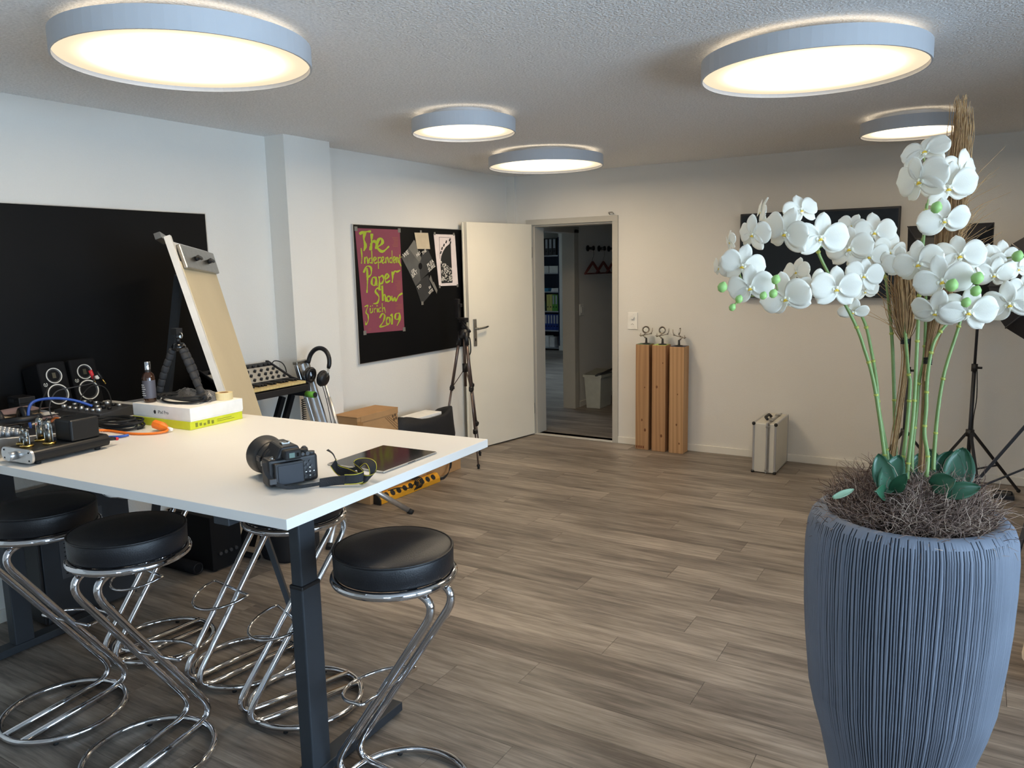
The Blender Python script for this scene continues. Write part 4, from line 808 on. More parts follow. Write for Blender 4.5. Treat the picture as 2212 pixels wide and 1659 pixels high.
ap_ = MB(); ap_.prism([(.0075 * math.cos(R(18 * k)) * (1 - .25 * (k == 0)), .008 * math.sin(R(18 * k)) - (.001 if k in (5, 15) else 0)) for k in range(20)], 0, .0004, Matrix.Translation((-.038, -.1362, .027)) @ Matrix.Rotation(R(90), 4, 'X')).prism([(0, 0), (.003, .001), (.004, .004), (.001, .003)], 0, .0004, Matrix.Translation((-.039, -.1362, .0358)) @ Matrix.Rotation(R(90), 4, 'X'))
ob('fruit_logo', ap_, mat('dark_print', rgb(60, 60, 62), .4), wx, local=True)
ZB = ZT + .0905
bo = thing('spray_bottle', 'small amber spray bottle with silver cap on the white box', 'bottle', (-3.02, 1.995, ZB)); AMB = mat('amber_glass', rgb(56, 33, 20), .1, coat=.5)
b_ = ob('glass', MB().lathe([(.0001, 0), (.024, 0), (.0255, .004), (.0255, .105), (.022, .120), (.012, .130), (.011, .138), (.0001, .138)], 24), AMB, bo, local=True)
ob('label_sleeve', MB().lathe([(.0259, .018), (.0259, .095)], 24), mat('bottle_label', rgb(88, 86, 94), .5), bo, local=True); ob('collar', MB().lathe([(.0125, .128), (.0125, .142), (.0001, .142)], 18), BLACKP, bo, local=True); ob('cap', MB().lathe([(.0130, .140), (.0130, .172), (.012, .174), (.0001, .174)], 18), CHROME, bo, local=True)
lb_ = MB()
for k in range(6): lb_.box(-.012, -.0264, .03 + .009 * k, .012 - .004 * (k % 3), -.0258, .033 + .009 * k)
ob('label_print', lb_, PAPERW, bo, local=True)
# flexible mini tripod
gp = thing('mini_tripod', 'flexible black beaded mini tripod standing on the white box', 'tripod', (-2.94, 2.10, ZB)); FOAM = mat('foam_bead', rgb(38, 39, 42), .75)
G = Vector((-2.945, 2.10, ZB + .235)); LEGS = [[(-2.965, 2.085, ZB + .22), (-3.01, 2.065, ZB + .12), (-3.045, 2.05, ZB + .012)], [(-2.925, 2.10, ZB + .22), (-2.875, 2.105, ZB + .12), (-2.79, 2.09, ZB + .014)], [(-2.945, 2.125, ZB + .22), (-2.935, 2.16, ZB + .12), (-2.945, 2.19, ZB + .012)]]
for L_ in LEGS:
    pth = smooth_path(L_, 20); n = len(pth); seg = 8
    for k in range(seg):
        q = pth[k * (n - 1) // seg:(k + 1) * (n - 1) // seg + 1]; m = len(q); ob('bead', MB().tube(q, [.0125 if i in (0, m - 1) else .0150 for i in range(m)], 10), FOAM, gp)
    d = (pth[-1] - pth[-2]).normalized(); ob('foot_tip', MB().ball(pth[-1], .012, 10, 6), RUBBER, gp)
ob('hub', MB().lathe([(.014, -.022), (.026, -.018), (.030, -.004), (.022, .010), (.008, .014)], 20, Matrix.Translation(G), cap0=True, cap1=True), BLACKG, gp)
ob('ball_head', MB().cyl(G + Vector((0, 0, .012)), G + Vector((0, 0, .034)), .008, 12).ball(G + Vector((0, 0, .04)), .014, 12, 8).box(G.x - .026, G.y - .015, G.z + .048, G.x + .014, G.y + .015, G.z + .075), BLACKP, gp)
ob('lock_lever', MB().tube([G + Vector((.016 + .016 * math.cos(R(18 * k)), 0, .045 + .013 * math.sin(R(18 * k)))) for k in range(20)], .0025, 6, True).cyl(G + Vector((.008, 0, .04)), G + Vector((.024, -.004, .04)), .006, 10), STEEL, gp)
def cable(name, label, pts, r, m, seg=6, n=7, cat='cable', group=None):
    return ob(name, MB().tube(smooth_path(pts, n), r, seg), m, label=label, cat=cat, group=group)
def loops(c, rx, ry, n, dz, r, seed, ry2=None):
    rn = random.Random(seed); pts = []
    for k in range(n):
        e = rn.uniform(.85, 1.08); o = rn.uniform(-.012, .012); p2 = rn.uniform(0, 6)
        for q in range(12): a = 2 * math.pi * q / 12 + k * .3; pts.append((c[0] + o + rx * e * math.cos(a), c[1] + o + ry * e * math.sin(a), c[2] + r + dz * k + .006 * (1 + math.sin(a + p2))))
    return pts
cable('cable_coil', 'coiled black cable lying around the mini tripod feet', loops((-2.90, 2.065, ZB), .125, .062, 4, .006, .0042, 2), .0042, RUBBER)
ad = thing('tape_roll', 'roll of cream masking tape behind the mini tripod', 'tape', (-2.775, 2.18, ZB)); ob('roll', MB().lathe([(.020, 0), (.036, 0), (.036, .030), (.020, .030), (.020, 0)], 28, smooth=False), mat('masking_tape', rgb(222, 204, 156), .7), ad, local=True); ob('core', MB().lathe([(.0198, 0), (.0198, .030), (.017, .030), (.017, 0), (.0198, 0)], 28, smooth=False), CARD, ad, local=True)
wz = thing('small_white_box', 'small white carton beside the tape roll', 'box', (-2.83, 2.155, ZB)); ob('body', MB().box(-.03, -.012, 0, .022, .03, .022), PAPERW, wz, bev=.001, local=True); ob('lid', MB().box(-.031, -.013, .022, .023, .031, .027), PAPERW, wz, bev=.001, local=True)
PLB = mat('clear_plastic_bag', rgb(120, 118, 116), .15, trans=.35, bump=(25, .9)); pb = thing('plastic_bag', 'crumpled clear plastic bag of small parts on the white box', 'bag', (-2.90, 2.12, ZB)); rn = random.Random(3); vs = []; NU, NV = 22, 12
for j in range(NV):
    for i in range(NU):
        u, v = i / (NU - 1), j / (NV - 1); e = math.sin(math.pi * u) ** .4 * math.sin(math.pi * v) ** .5
        vs.append((-3.03 + .25 * u, 2.085 + .10 * v + .01 * math.sin(7 * u), ZB + .001 + e * (.040 + .014 * rn.random() + .010 * math.sin(5 * u + 4 * v))))
NB_ = len(vs); vs += [(x, y, ZB + .0006) for x, y, z in vs]
fs = [(j * NU + i, j * NU + i + 1, (j + 1) * NU + i + 1, (j + 1) * NU + i) for j in range(NV - 1) for i in range(NU - 1)]
ob('film', MB().add(vs, fs + [tuple(NB_ + k for k in q[::-1]) for q in fs], False), PLB, pb)
ob('small_parts', MB().box(-2.98, 2.12, ZB + .002, -2.93, 2.14, ZB + .02).cyl((-2.90, 2.11, ZB + .012), (-2.85, 2.13, ZB + .012), .01, 10).box(-2.87, 2.14, ZB + .002, -2.84, 2.16, ZB + .024), DGREY, pb)
# tablet
tbt = thing('tablet', 'tablet computer lying face up near the table end', 'tablet', (-1.688, 1.945, ZT), R(1.5))
ob('shell', MB().box(-.118, -.145, 0, .118, .145, .0062), ALU, tbt, bev=.0025, local=True); ob('screen', MB().box(-.1155, -.1425, .0062, .1155, .1425, .0067), BLACKG, tbt, local=True)
ob('connector', MB().box(.1178, -.02, .002, .1184, .02, .0045), DGREY, tbt, local=True)

# bridge camera with strap
CX = Vector((.382, .924, 0)); ca = thing('bridge_camera', 'black bridge camera with a long zoom lens and yellow-edged strap on the table', 'camera', (-1.738, 1.503, ZT), math.atan2(.924, .382)); ca.scale = (1.03, 1.03, 1.03)
CBL = mat('camera_black', rgb(26, 26, 29), .48, bump=(500, .05)); CRUB = mat('camera_rubber', rgb(20, 20, 22), .7, bump=(350, .1))
ob('body', MB().box(.0, .014, .003, .150, .075, .084), CBL, ca, bev=.010, seg=3, local=True)
ob('grip', MB().box(.112, .03, .004, .158, .118, .080), CRUB, ca, bev=.016, seg=4, local=True)
ob('top_hump', MB().add([(.022, .012, .080), (.108, .012, .080), (.108, .115, .080), (.022, .115, .080), (.040, .010, .118), (.092, .010, .118), (.086, .112, .121), (.044, .112, .121)], [(0, 3, 2, 1), (4, 5, 6, 7), (0, 1, 5, 4), (1, 2, 6, 5), (2, 3, 7, 6), (3, 0, 4, 7)]), CBL, ca, bev=.008, seg=3, local=True)
ep = ob('eyepiece', MB().box(.040, -.020, .082, .090, .014, .112), CRUB, ca, bev=.008, seg=3, local=True); ob('viewfinder_glass', MB().box(.052, -.0208, .090, .068, -.0198, .104), mat('viewfinder_glow', rgb(110, 130, 124), .1), ep, local=True); ob('eye_sensor', MB().box(.074, -.0206, .092, .080, -.0198, .102), BLACKG, ep, local=True)
scn = ob('tilting_screen', MB().box(.014, -.004, .008, .100, .014, .074), CBL, ca, bev=.003, local=True); ob('screen_back', MB().box(.022, -.006, .012, .096, -.004, .068), mat('screen_back_blue_black', rgb(30, 35, 44), .55), scn, bev=.002, local=True)
for x, z, r_ in ((.108, .062, .0045), (.116, .055, .004), (.108, .048, .004), (.124, .064, .0035), (.128, .050, .0035), (.108, .018, .0035), (.122, .016, .0035), (.136, .020, .0035), (.104, .088, .005), (.118, .088, .006)):
    ob('button', MB().cyl((x, .014, z), (x, .0105, z), r_, 12), DGREY, ca, local=True)
ob('control_dial', MB().lathe([(.0001, .004), (.005, .004), (.0055, .002), (.0115, .003), (.012, 0)], 24, Matrix.Translation((.122, .014, .034)) @ Matrix.Rotation(R(90), 4, 'X')), DGREY, ca, local=True)
for x, z in ((.110, .034), (.134, .034), (.122, .046), (.122, .022), (.122, .034)): ob('button_mark', MB().box(x - .0022, .0098, z - .0012, x + .0022, .0102, z + .0012), WHITEP, ca, local=True)
ob('hot_shoe', MB().box(.055, .040, .119, .077, .060, .1225).box(.053, .040, .1225, .058, .060, .125).box(.074, .040, .1225, .079, .060, .125), STEEL, ca, local=True)
ob('mode_dial', MB().cyl((.118, .045, .082), (.118, .045, .095), .014, 24), CRUB, ca, local=True); ob('shutter_button', MB().cyl((.138, .090, .078), (.138, .088, .088), .010, 18).cyl((.138, .089, .087), (.138, .088, .092), .006, 14), DGREY, ca, local=True); ob('command_dial', MB().cyl((.135, .030, .082), (.135, .030, .089), .011, 20), DGREY, ca, local=True)
ML = Matrix.Translation((.060, .07, .058)) @ Matrix.Rotation(R(-90), 4, 'X')
ob('lens_barrel', MB().lathe([(.044, 0), (.049, .004), (.049, .045), (.047, .048), (.047, .062), (.050, .066), (.050, .090)], 40, ML), CBL, ca, local=True)
for k in range(2): ob('zoom_ring', MB().lathe([(.0492, .012 + .022 * k), (.0506, .013 + .022 * k), (.0506, .026 + .022 * k), (.0492, .027 + .022 * k)], 40, ML, smooth=False), CRUB, ca, local=True)
ob('lens_hood', MB().lathe([(.051, .072), (.054, .076), (.056, .100), (.0585, .132), (.0595, .140), (.057, .140), (.055, .130), (.048, .090)], 48, ML), CBL, ca, local=True); ob('front_glass', MB().lathe([(.0001, .102), (.03, .099), (.047, .092)], 40, ML), BLACKG, ca, local=True)
ob('flash_button', MB().cyl((.022, .03, .080), (.016, .03, .088), .006, 10), STEEL, ca, local=True); ob('side_switch', MB().box(.000, .085, .066, .006, .115, .082), CBL, ca, bev=.003, local=True)
OFF[ca.name] = (0, 0, 0); text('lens_mark', '83X', .009, WHITEP, ca, (.0098, .100, .058), (R(90), R(90), R(-90)))
STRP = mat('strap_webbing', rgb(24, 24, 26), .75, bump=(300, .15)); YST = mat('strap_yellow_stitch', rgb(206, 190, 40), .6)
Mi = (Matrix.Translation(ca.location) @ Matrix.Rotation(ca.rotation_euler.z, 4, 'Z') @ Matrix.Scale(1.03, 4)).inverted()
def strap(name, pts, hw, m, n=6, th=.002, zmin=None):
    P = smooth_path([p[:3] for p in pts], n); S = smooth_path([p[3:6] for p in pts], n); P = [Mi @ p for p in P]; S = [Mi.to_3x3() @ (s.normalized() * hw) for s in S]
    return ob(name, MB().ribbon(P, S, th), m, ca, local=True), P, S
strap('thin_strap', [(-1.762, 1.505, 1.080, .3, .9, .1), (-1.738, 1.492, 1.055, .5, .8, .4), (-1.712, 1.497, 1.030, .6, .6, .6), (-1.688, 1.520, 1.012, .3, .5, .8), (-1.660, 1.575, 1.008, .2, .2, .9), (-1.628, 1.612, 1.012, .1, .1, 1)], .0055, STRP)
ob('buckle', MB().box(-.010, -.003, -.008, .010, .003, .008, Mi @ Matrix.Translation((-1.714, 1.492, 1.033)) @ Matrix.Rotation(R(60), 4, 'Z')), DGREY, ca, bev=.001, local=True)
strap('leather_tab', [(-1.640, 1.600, 1.011, .1, .05, 1), (-1.610, 1.622, 1.016, .2, .1, 1), (-1.575, 1.640, 1.0195, .2, .1, 1)], .014, LEATHER, th=.005)
wide = [(-1.580, 1.640, 1.0205, .2, .1, 1), (-1.550, 1.660, 1.021, .1, 0, 1), (-1.542, 1.685, 1.0245, -.2, .1, 1), (-1.575, 1.705, 1.030, -.4, .1, 1), (-1.60, 1.715, 1.040, -.6, .1, .8), (-1.588, 1.725, 1.053, -.7, .3, .4), (-1.560, 1.725, 1.058, -.3, .9, .3), (-1.532, 1.715, 1.048, .2, .9, .5), (-1.522, 1.700, 1.026, .3, .7, .6), (-1.532, 1.680, 1.0155, .4, .3, .8), (-1.570, 1.690, 1.0150, .4, .1, .9), (-1.625, 1.705, 1.018, .2, .1, 1), (-1.660, 1.700, 1.026, .1, .1, 1), (-1.668, 1.690, 1.05, .6, .2, .8)]
o_, P_, S_ = strap('wide_strap', wide, .0165, STRP, th=.0025)
for sg in (-1, 1): ob('strap_stitching', MB().ribbon([p + s * sg * .88 for p, s in zip(P_, S_)], [s * .05 for s in S_], .0034), YST, ca, local=True)
strap('lug_strap', [(-1.690, 1.690, 1.088, .3, -.9, 0), (-1.672, 1.695, 1.075, .5, -.8, .2), (-1.662, 1.698, 1.05, .6, -.6, .3), (-1.655, 1.70, 1.03, .5, -.4, .5), (-1.63, 1.72, 1.025, .1, -.3, .9), (-1.61, 1.735, 1.03, .1, -.2, 1)], .006, STRP)

# valve amplifier
am = thing('valve_amplifier', 'small black valve amplifier with glass tubes and silver front on the table', 'amplifier', (-2.795, 1.47, ZT), R(4)); AMPB = mat('amp_black', rgb(24, 25, 27), .35, .3)
def rr_prof(x0, x1, z0, z1, r, n=5):
    P = []
    for cx_, cz_, a0 in ((x1 - r, z1 - r, 0), (x0 + r, z1 - r, 90), (x0 + r, z0 + r, 180), (x1 - r, z0 + r, 270)):
        for k in range(n + 1): a = R(a0 + 90 * k / n); P.append((cx_ + r * math.cos(a), cz_ + r * math.sin(a)))
    return P
RX = Matrix.Rotation(R(90), 4, 'X')
ob('chassis', MB().prism(rr_prof(-.085, .085, .008, .052, .02), -.145, .135, RX), AMPB, am, local=True)
fp = ob('front_plate', MB().prism(rr_prof(-.088, .088, .006, .054, .021), .135, .143, RX), ALU, am, local=True)
ob('volume_knob', MB().cyl((-.005, -.143, .030), (-.005, -.170, .030), .0145, 24), ALU, am, local=True)
for x, z in ((-.070, .044), (-.070, .016), (.068, .044), (.068, .016)): ob('screw', MB().cyl((x, -.1432, z), (x, -.1445, z), .003, 8), BLACKM, fp, local=True)
for x in (-.06, .06):
    for y in (-.11, .11): ob('foot', MB().cyl((x, y, 0), (x, y, .010), .010, 12), RUBBER, am, local=True)
ob('transformer_cover', MB().box(-.015, .005, .050, .078, .115, .128), AMPB, am, bev=.008, seg=3, local=True)
FILA = mat('tube_metal', rgb(150, 150, 148), .3, 1.0)
for x, y, h_, r_ in ((-.055, -.085, .050, .010), (.000, -.105, .050, .010), (-.050, -.025, .078, .0130), (.030, -.045, .078, .0130)):
    sk = ob('socket_ring', MB().lathe([(.012, .052), (.021, .052), (.022, .057), (.019, .060), (.012, .058)], 24, Matrix.Translation((x, y, 0))), GOLD, am, local=True)
    g = ob('valve', MB().lathe([(r_ * .9, .056), (r_, .060), (r_, .060 + h_ * .8), (r_ * .8, .060 + h_ * .93), (.003, .060 + h_), (.002, .060 + h_ + .006), (.0001, .060 + h_ + .007)], 20, Matrix.Translation((x, y, 0))), GLASS, am, local=True)
    ob('electrode', MB().cyl((x, y, .058), (x, y, .060 + h_ * .62), r_ * .55, 10).lathe([(r_ * .8, .060 + h_ * .80), (r_ * .75, .060 + h_ * .9), (.002, .060 + h_ * .96)], 14, Matrix.Translation((x, y, 0))), FILA, g, local=True)
for x, z, c_ in ((.055, .030, RED), (.030, .030, BLACKP)): ob('phono_plug', MB().cyl((x, .135, z), (x + .004, .185, z - .006), .006, 10), BLACKP, am, local=True); ob('plug_ring', MB().cyl((x + .004, .185, z - .006), (x + .005, .195, z - .008), .0062, 10), c_, am, local=True)

# silver mixing desk at the left edge
mx = thing('mixing_desk', 'silver-edged mixing desk with rows of grey knobs at the picture edge', 'mixer', (-3.09, 1.44, ZT), R(3))
ob('chassis', MB().prism([(-.15, 0), (.13, 0), (.13, .045), (-.15, .075)], -.15, .15, Matrix(((0, 0, 1, 0), (1, 0, 0, 0), (0, 1, 0, 0), (0, 0, 0, 1)))), ALU, mx, bev=.003, local=True)
MT = Matrix.Translation((0, -.15, .0752)) @ Matrix.Rotation(math.atan2(-.030, .28), 4, 'X')
ob('control_surface', MB().box(-.14, .006, 0, .14, .274, .0015, MT), BLACKP, mx, local=True)
kc = MB().cyl((0, 0, 0), (0, 0, .018), .0085, 14, .0075).mesh('knob_cap'); kc.materials.append(mat('silver_knob', rgb(176, 180, 186), .3, .4)); kg = MB().cyl((0, 0, 0), (0, 0, .018), .0085, 14, .0075).mesh('knob_cap'); kg.materials.append(mat('lime_knob', rgb(170, 190, 70), .4))
for j in range(5):
    for i in range(10):
        o = bpy.data.objects.new('knob_cap', kg if (i, j) == (6, 2) else kc); C.objects.link(o); o.parent = mx; o.matrix_local = MT @ Matrix.Translation((-.124 + .0275 * i, .03 + .032 * j, .0015)); OFF[o.name] = (0, 0, 0)
hs2 = headset('headphones', 'black studio headphones lying behind the mixing desk at the left edge', Matrix.Translation((-3.405, 1.62, 1.050)) @ Matrix.Rotation(R(80), 4, 'Z') @ Matrix.Rotation(R(84), 4, 'X'))
text('lettering', 'audio', .02, WHITEP, hs2, (.0, -.0125, .152), (R(90), 0, R(180)))

# loudspeakers
def speaker(y, label):
    t = thing('studio_monitor', label, 'loudspeaker', (-3.70, y, ZT), 0, 'small black studio monitors on the table')
    M_ = Matrix.Translation((.0, 0, .012)) @ Matrix.Rotation(R(-13), 4, 'Y'); o = MB().box(-.150, -.0655, .0, 0, .0655, .225)
    bod = ob('cabinet', MB().box(-.150, -.0655, .0, 0, .0655, .225, M_), BLACKM, t, bev=.010, seg=3, local=True)
    FX = M_ @ Matrix.Rotation(R(90), 4, 'Y'); WR = mat('white_ring', rgb(230, 228, 220), .4)
    for z, r_ in ((.158, .037), (.068, .049)):
        Mz = M_ @ Matrix.Translation((0, 0, z)) @ Matrix.Rotation(R(90), 4, 'Y')
        d = ob('driver', MB().lathe([(.0001, -.004), (r_ * .3, -.003), (r_ * .86, .0008), (r_ * .9, .0015)], 36, Mz), DGREY if r_ < .04 else BLACKP, t, local=True)
        ob('driver_ring', MB().lathe([(r_ * .89, .001), (r_ * .9, .003), (r_, .003), (r_, .0)], 40, Mz, smooth=False), WR, d, local=True)
    ob('tweeter_foil', MB().box(.0012, -.008, .146, .0022, .008, .172, M_), mat('foil', rgb(70, 66, 50), .5), t, local=True)
    lg_ = MB(); cz = Vector((0, -.047, .120)); lg_.tube([M_ @ (cz + Vector((.0012, .0085 * math.cos(R(a)), .0085 * math.sin(R(a))))) for a in range(120, 421, 20)], .0011, 5)
    for dy in (-.004, .004): lg_.tube([M_ @ (cz + Vector((.0014, dy, .007))), M_ @ (cz + Vector((.0014, 0, -.007)))], .0009, 5)
    ob('badge', lg_, WR, t, local=True); ob('rubber_stand', MB().box(-.12, -.05, 0, -.01, .05, .014), RUBBER, t, local=True); return t, M_
speaker(1.985, 'left studio monitor of the pair on the table, without a knob')
t, M_ = speaker(2.133, 'right studio monitor of the pair, with a white volume knob'); ob('volume_knob', MB().cyl(M_ @ Vector((0, .050, .122)), M_ @ Vector((.014, .050, .122)), .010, 16), WHITEP, t, local=True)
# small black mixer with knobs
sm_ = thing('compact_mixer', 'flat black compact mixer in front of the studio monitors', 'mixer', (-3.43, 1.985, ZT), R(3))
ob('case', MB().prism([(-.085, 0), (.085, 0), (.085, .046), (-.085, .030)], -.165, .165, Matrix(((0, 0, 1, 0), (1, 0, 0, 0), (0, 1, 0, 0), (0, 0, 0, 1)))), DGREY, sm_, bev=.003, local=True)
rn = random.Random(8)
for i in range(7):
    for j in range(3):
        h_ = .012 if (i + j) % 3 else .018; zt = .030 + .016 * ((-.055 + .05 * j + .085) / .17); ob('knob', MB().cyl((-.135 + .042 * i, -.055 + .05 * j, zt), (-.135 + .042 * i, -.055 + .05 * j, zt + h_), .009 if (i + j) % 3 else .012, 12), BLACKP if (i * j) % 4 else ALU, sm_, local=True)
# boxes, adapters, papers at the far left
pp = thing('paper_pile', 'untidy pile of papers and bags at the far left of the table', 'papers', (-3.55, 1.75, ZT)); rn = random.Random(12)
for k in range(6):
    a = rn.uniform(-.25, .25); M_ = Matrix.Translation((-3.58 + rn.uniform(-.02, .02), 1.73 + rn.uniform(-.02, .02), ZT + .009 * k)) @ Matrix.Rotation(a, 4, 'Z'); w_, d_ = .10 + .01 * (5 - k), .085 + .008 * (5 - k)
    N_ = 10; vs = [M_ @ Vector((-w_ + 2 * w_ * i / N_, sgn * d_, .0015 + zz_ + .004 * (1 + math.sin(i * .9 + k)))) for zz_ in (0, .0022) for sgn in (-1, 1) for i in range(N_ + 1)]; n1 = N_ + 1
    ob('sheet', MB().add(vs, [(i, i + 1, n1 + i + 1, n1 + i) for i in range(N_)] + [(2 * n1 + i, 3 * n1 + i, 3 * n1 + i + 1, 2 * n1 + i + 1) for i in range(N_)]), [PAPERW, mat('beige_sheet', rgb(200, 178, 150), .8), mat('mauve_sheet', rgb(150, 128, 128), .8)][k % 3], pp)
dv = thing('lens_box', 'small black box with pale lettering behind the paper pile', 'box', (-3.75, 1.83, ZT)); ob('body', MB().box(-3.80, 1.80, ZT, -3.70, 1.87, ZT + .085), BLACKP, dv, bev=.004); ob('lid', MB().box(-3.802, 1.798, ZT + .06, -3.698, 1.872, ZT + .09), BLACKP, dv, bev=.004); ob('lettering', MB().box(-3.78, 1.7972, ZT + .068, -3.74, 1.798, ZT + .080).box(-3.73, 1.7972, ZT + .068, -3.715, 1.798, ZT + .074), DGREY, dv)
for (x, y, sx, sy_, h_, rz, lb) in ((-3.18, 1.66, .055, .045, .040, 20, 'black power adapter with an orange cord behind the amplifier'), (-3.30, 1.83, .07, .035, .032, -10, 'second flat black power adapter near the compact mixer')):
    t = thing('power_adapter', lb, 'adapter', (x, y, ZT), R(rz)); ob('housing', MB().box(-sx, -sy_, 0, sx, sy_, h_), BLACKP, t, bev=.005, local=True); ob('rating_plate', MB().box(-sx * .6, -sy_ * .6, h_, sx * .6, sy_ * .6, h_ + .0006), DGREY, t, local=True)
cable('orange_cable', 'orange power cord running across the table to a plug', [(-3.30, 1.72, 1.03), (-3.22, 1.70, 1.055), (-3.14, 1.69, 1.05), (-3.06, 1.72, 1.02), (-3.02, 1.79, 1.006), (-2.95, 1.795, 1.0055), (-2.86, 1.80, 1.0055), (-2.79, 1.835, 1.0055), (-2.765, 1.88, 1.008), (-2.785, 1.905, 1.014)], .005, ORANGE, 8)
op = thing('orange_plug', 'orange mains plug lying in front of the yellow box', 'plug', (-2.83, 1.925, ZT)); d = Vector((-.85, -.12, .16)).normalized(); c0 = Vector((-2.785, 1.905, ZT + .014)); q = d.to_track_quat('Z', 'Y').to_matrix().to_4x4(); Mq = Matrix.Translation(c0) @ q
ob('body', MB().lathe([(.006, -.006), (.009, .004), (.0165, .022), (.019, .030), (.019, .070), (.015, .072), (.0001, .072)], 8, Mq, smooth=False, cap0=True), ORANGE, op); ob('strain_relief', MB().cyl(c0 - d * .022, c0, .007, 10), WHITEP, op)
cable('blue_cable', 'blue cable arching in front of the left studio monitor', [(-3.34, 1.66, 1.005), (-3.36, 1.665, 1.07), (-3.38, 1.70, 1.112), (-3.38, 1.78, 1.115), (-3.36, 1.86, 1.095), (-3.33, 1.92, 1.062)], .006, BLUE, 8)
cable('blue_cable', 'short blue cable lying beside the amplifier', [(-3.10, 1.70, 1.05), (-3.05, 1.72, 1.02), (-2.98, 1.73, 1.006), (-2.92, 1.71, 1.0055), (-2.86, 1.735, 1.006), (-2.84, 1.77, 1.008)], .005, BLUE, 8)
cable('cable_coil', 'tangle of coiled black cables between amplifier and yellow box', loops((-3.06, 1.865, ZT), .12, .065, 6, .005, .0045, 5), .0045, RUBBER)
cable('cable_coil', 'second tangle of thin black cables near the compact mixer', loops((-3.22, 1.80, ZT), .10, .05, 5, .006, .004, 9), .004, RUBBER)
cable('thin_cable', 'thin grey cable looping in front of the left studio monitor', [(-3.40, 1.78, 1.03), (-3.45, 1.80, 1.07), (-3.48, 1.85, 1.125), (-3.48, 1.93, 1.135), (-3.50, 2.03, 1.14), (-3.52, 2.05, 1.17)], .0028, DGREY)
cable('thin_cable', 'thin black cable looping up from the compact mixer', [(-3.40, 1.90, 1.05), (-3.42, 1.93, 1.10), (-3.44, 1.99, 1.135), (-3.42, 2.04, 1.12), (-3.35, 2.02, 1.06), (-3.28, 1.95, 1.02), (-3.2, 1.92, 1.01)], .0028, RUBBER)
cable('thin_cable', 'black cable sloping down past the left edge of the loudspeakers', [(-3.56, 1.86, 1.14), (-3.52, 1.80, 1.07), (-3.48, 1.76, 1.01), (-3.42, 1.72, 1.005)], .004, RUBBER)
cable('thin_cable', 'two-core black cable running behind the yellow box', [(-3.30, 1.98, 1.006), (-3.2, 2.0, 1.006), (-3.12, 2.01, 1.006), (-3.10, 2.012, 1.006)], .004, RUBBER)
t = thing('phono_connector', 'red phono plug standing between the studio monitors', 'plug', (-3.53, 2.05, 1.14)); ob('sleeve', MB().cyl((-3.535, 2.045, 1.195), (-3.525, 2.052, 1.155), .009, 12, .007), RED, t); ob('pin', MB().cyl((-3.525, 2.052, 1.155), (-3.522, 2.055, 1.138), .004, 10), GOLD, t)
t = thing('jack_connector', 'gold jack plug hanging in front of the right studio monitor', 'plug', (-3.52, 2.09, 1.14)); ob('sleeve', MB().cyl((-3.535, 2.075, 1.185), (-3.522, 2.09, 1.150), .006, 10), BLACKP, t); ob('pin', MB().cyl((-3.522, 2.09, 1.150), (-3.512, 2.10, 1.125), .003, 10), GOLD, t)

# ------------------------------------------------------------------ light stands at the right
LST = mat('light_stand_black', rgb(30, 32, 38), .45)
def light_stand(x, y, h, hub, legs, label, lo=.42):
    t = thing('light_stand', label, 'stand', (x, y, 0), 0, 'black studio light stands')
    ob('pole', MB().cyl((x, y, .10), (x, y, hub + .45), .0125, 14), LST, t); ob('upper_pole', MB().cyl((x, y, hub + .40), (x, y, h), .009, 12), LST, t)
    ob('pole_clamp', MB().cyl((x, y, hub + .42), (x, y, hub + .47), .019, 14).cyl((x + .015, y, hub + .445), (x + .045, y, hub + .445), .008, 10), BLACKP, t)
    ob('hub', MB().cyl((x, y, hub - .025), (x, y, hub + .02), .026, 16), BLACKP, t); ob('lower_hub', MB().cyl((x, y, hub * lo - .02), (x, y, hub * lo + .02), .024, 16), BLACKP, t)
    for ex, ey in legs:
        dx, dy = ex - x, ey - y; l_ = ob('leg', MB().bar((x + dx * .05, y + dy * .05, hub), (ex, ey, .012), .018, .014), LST, t); m_ = Vector((x + dx * .55, y + dy * .55, hub * .45 + .005))
        ob('leg_brace', MB().bar((x + dx * .05, y + dy * .05, hub * lo), m_, .014, .008), LST, t); ob('rubber_foot', MB().ball((ex, ey, .014), .014, 10, 6), RUBBER, l_)
    return t
light_stand(.005, 6.0, 1.50, .455, [(.32, 6.28), (-.28, 6.15), (.10, 5.62)], 'light stand carrying the square softbox behind the orchids')
light_stand(-.40, 6.12, 1.60, .40, [(-.12, 6.3), (-.62, 6.32), (-.42, 5.80)], 'slim light stand mostly hidden behind the orchid stems')
light_stand(.40, 4.42, 1.55, 1.04, [(-.26, 4.44), (.17, 4.02), (.95, 4.62)], 'light stand cut off by the right picture edge', .66)
SBX = mat('softbox_cloth', rgb(20, 22, 28), .6, bump=(60, .1)); 
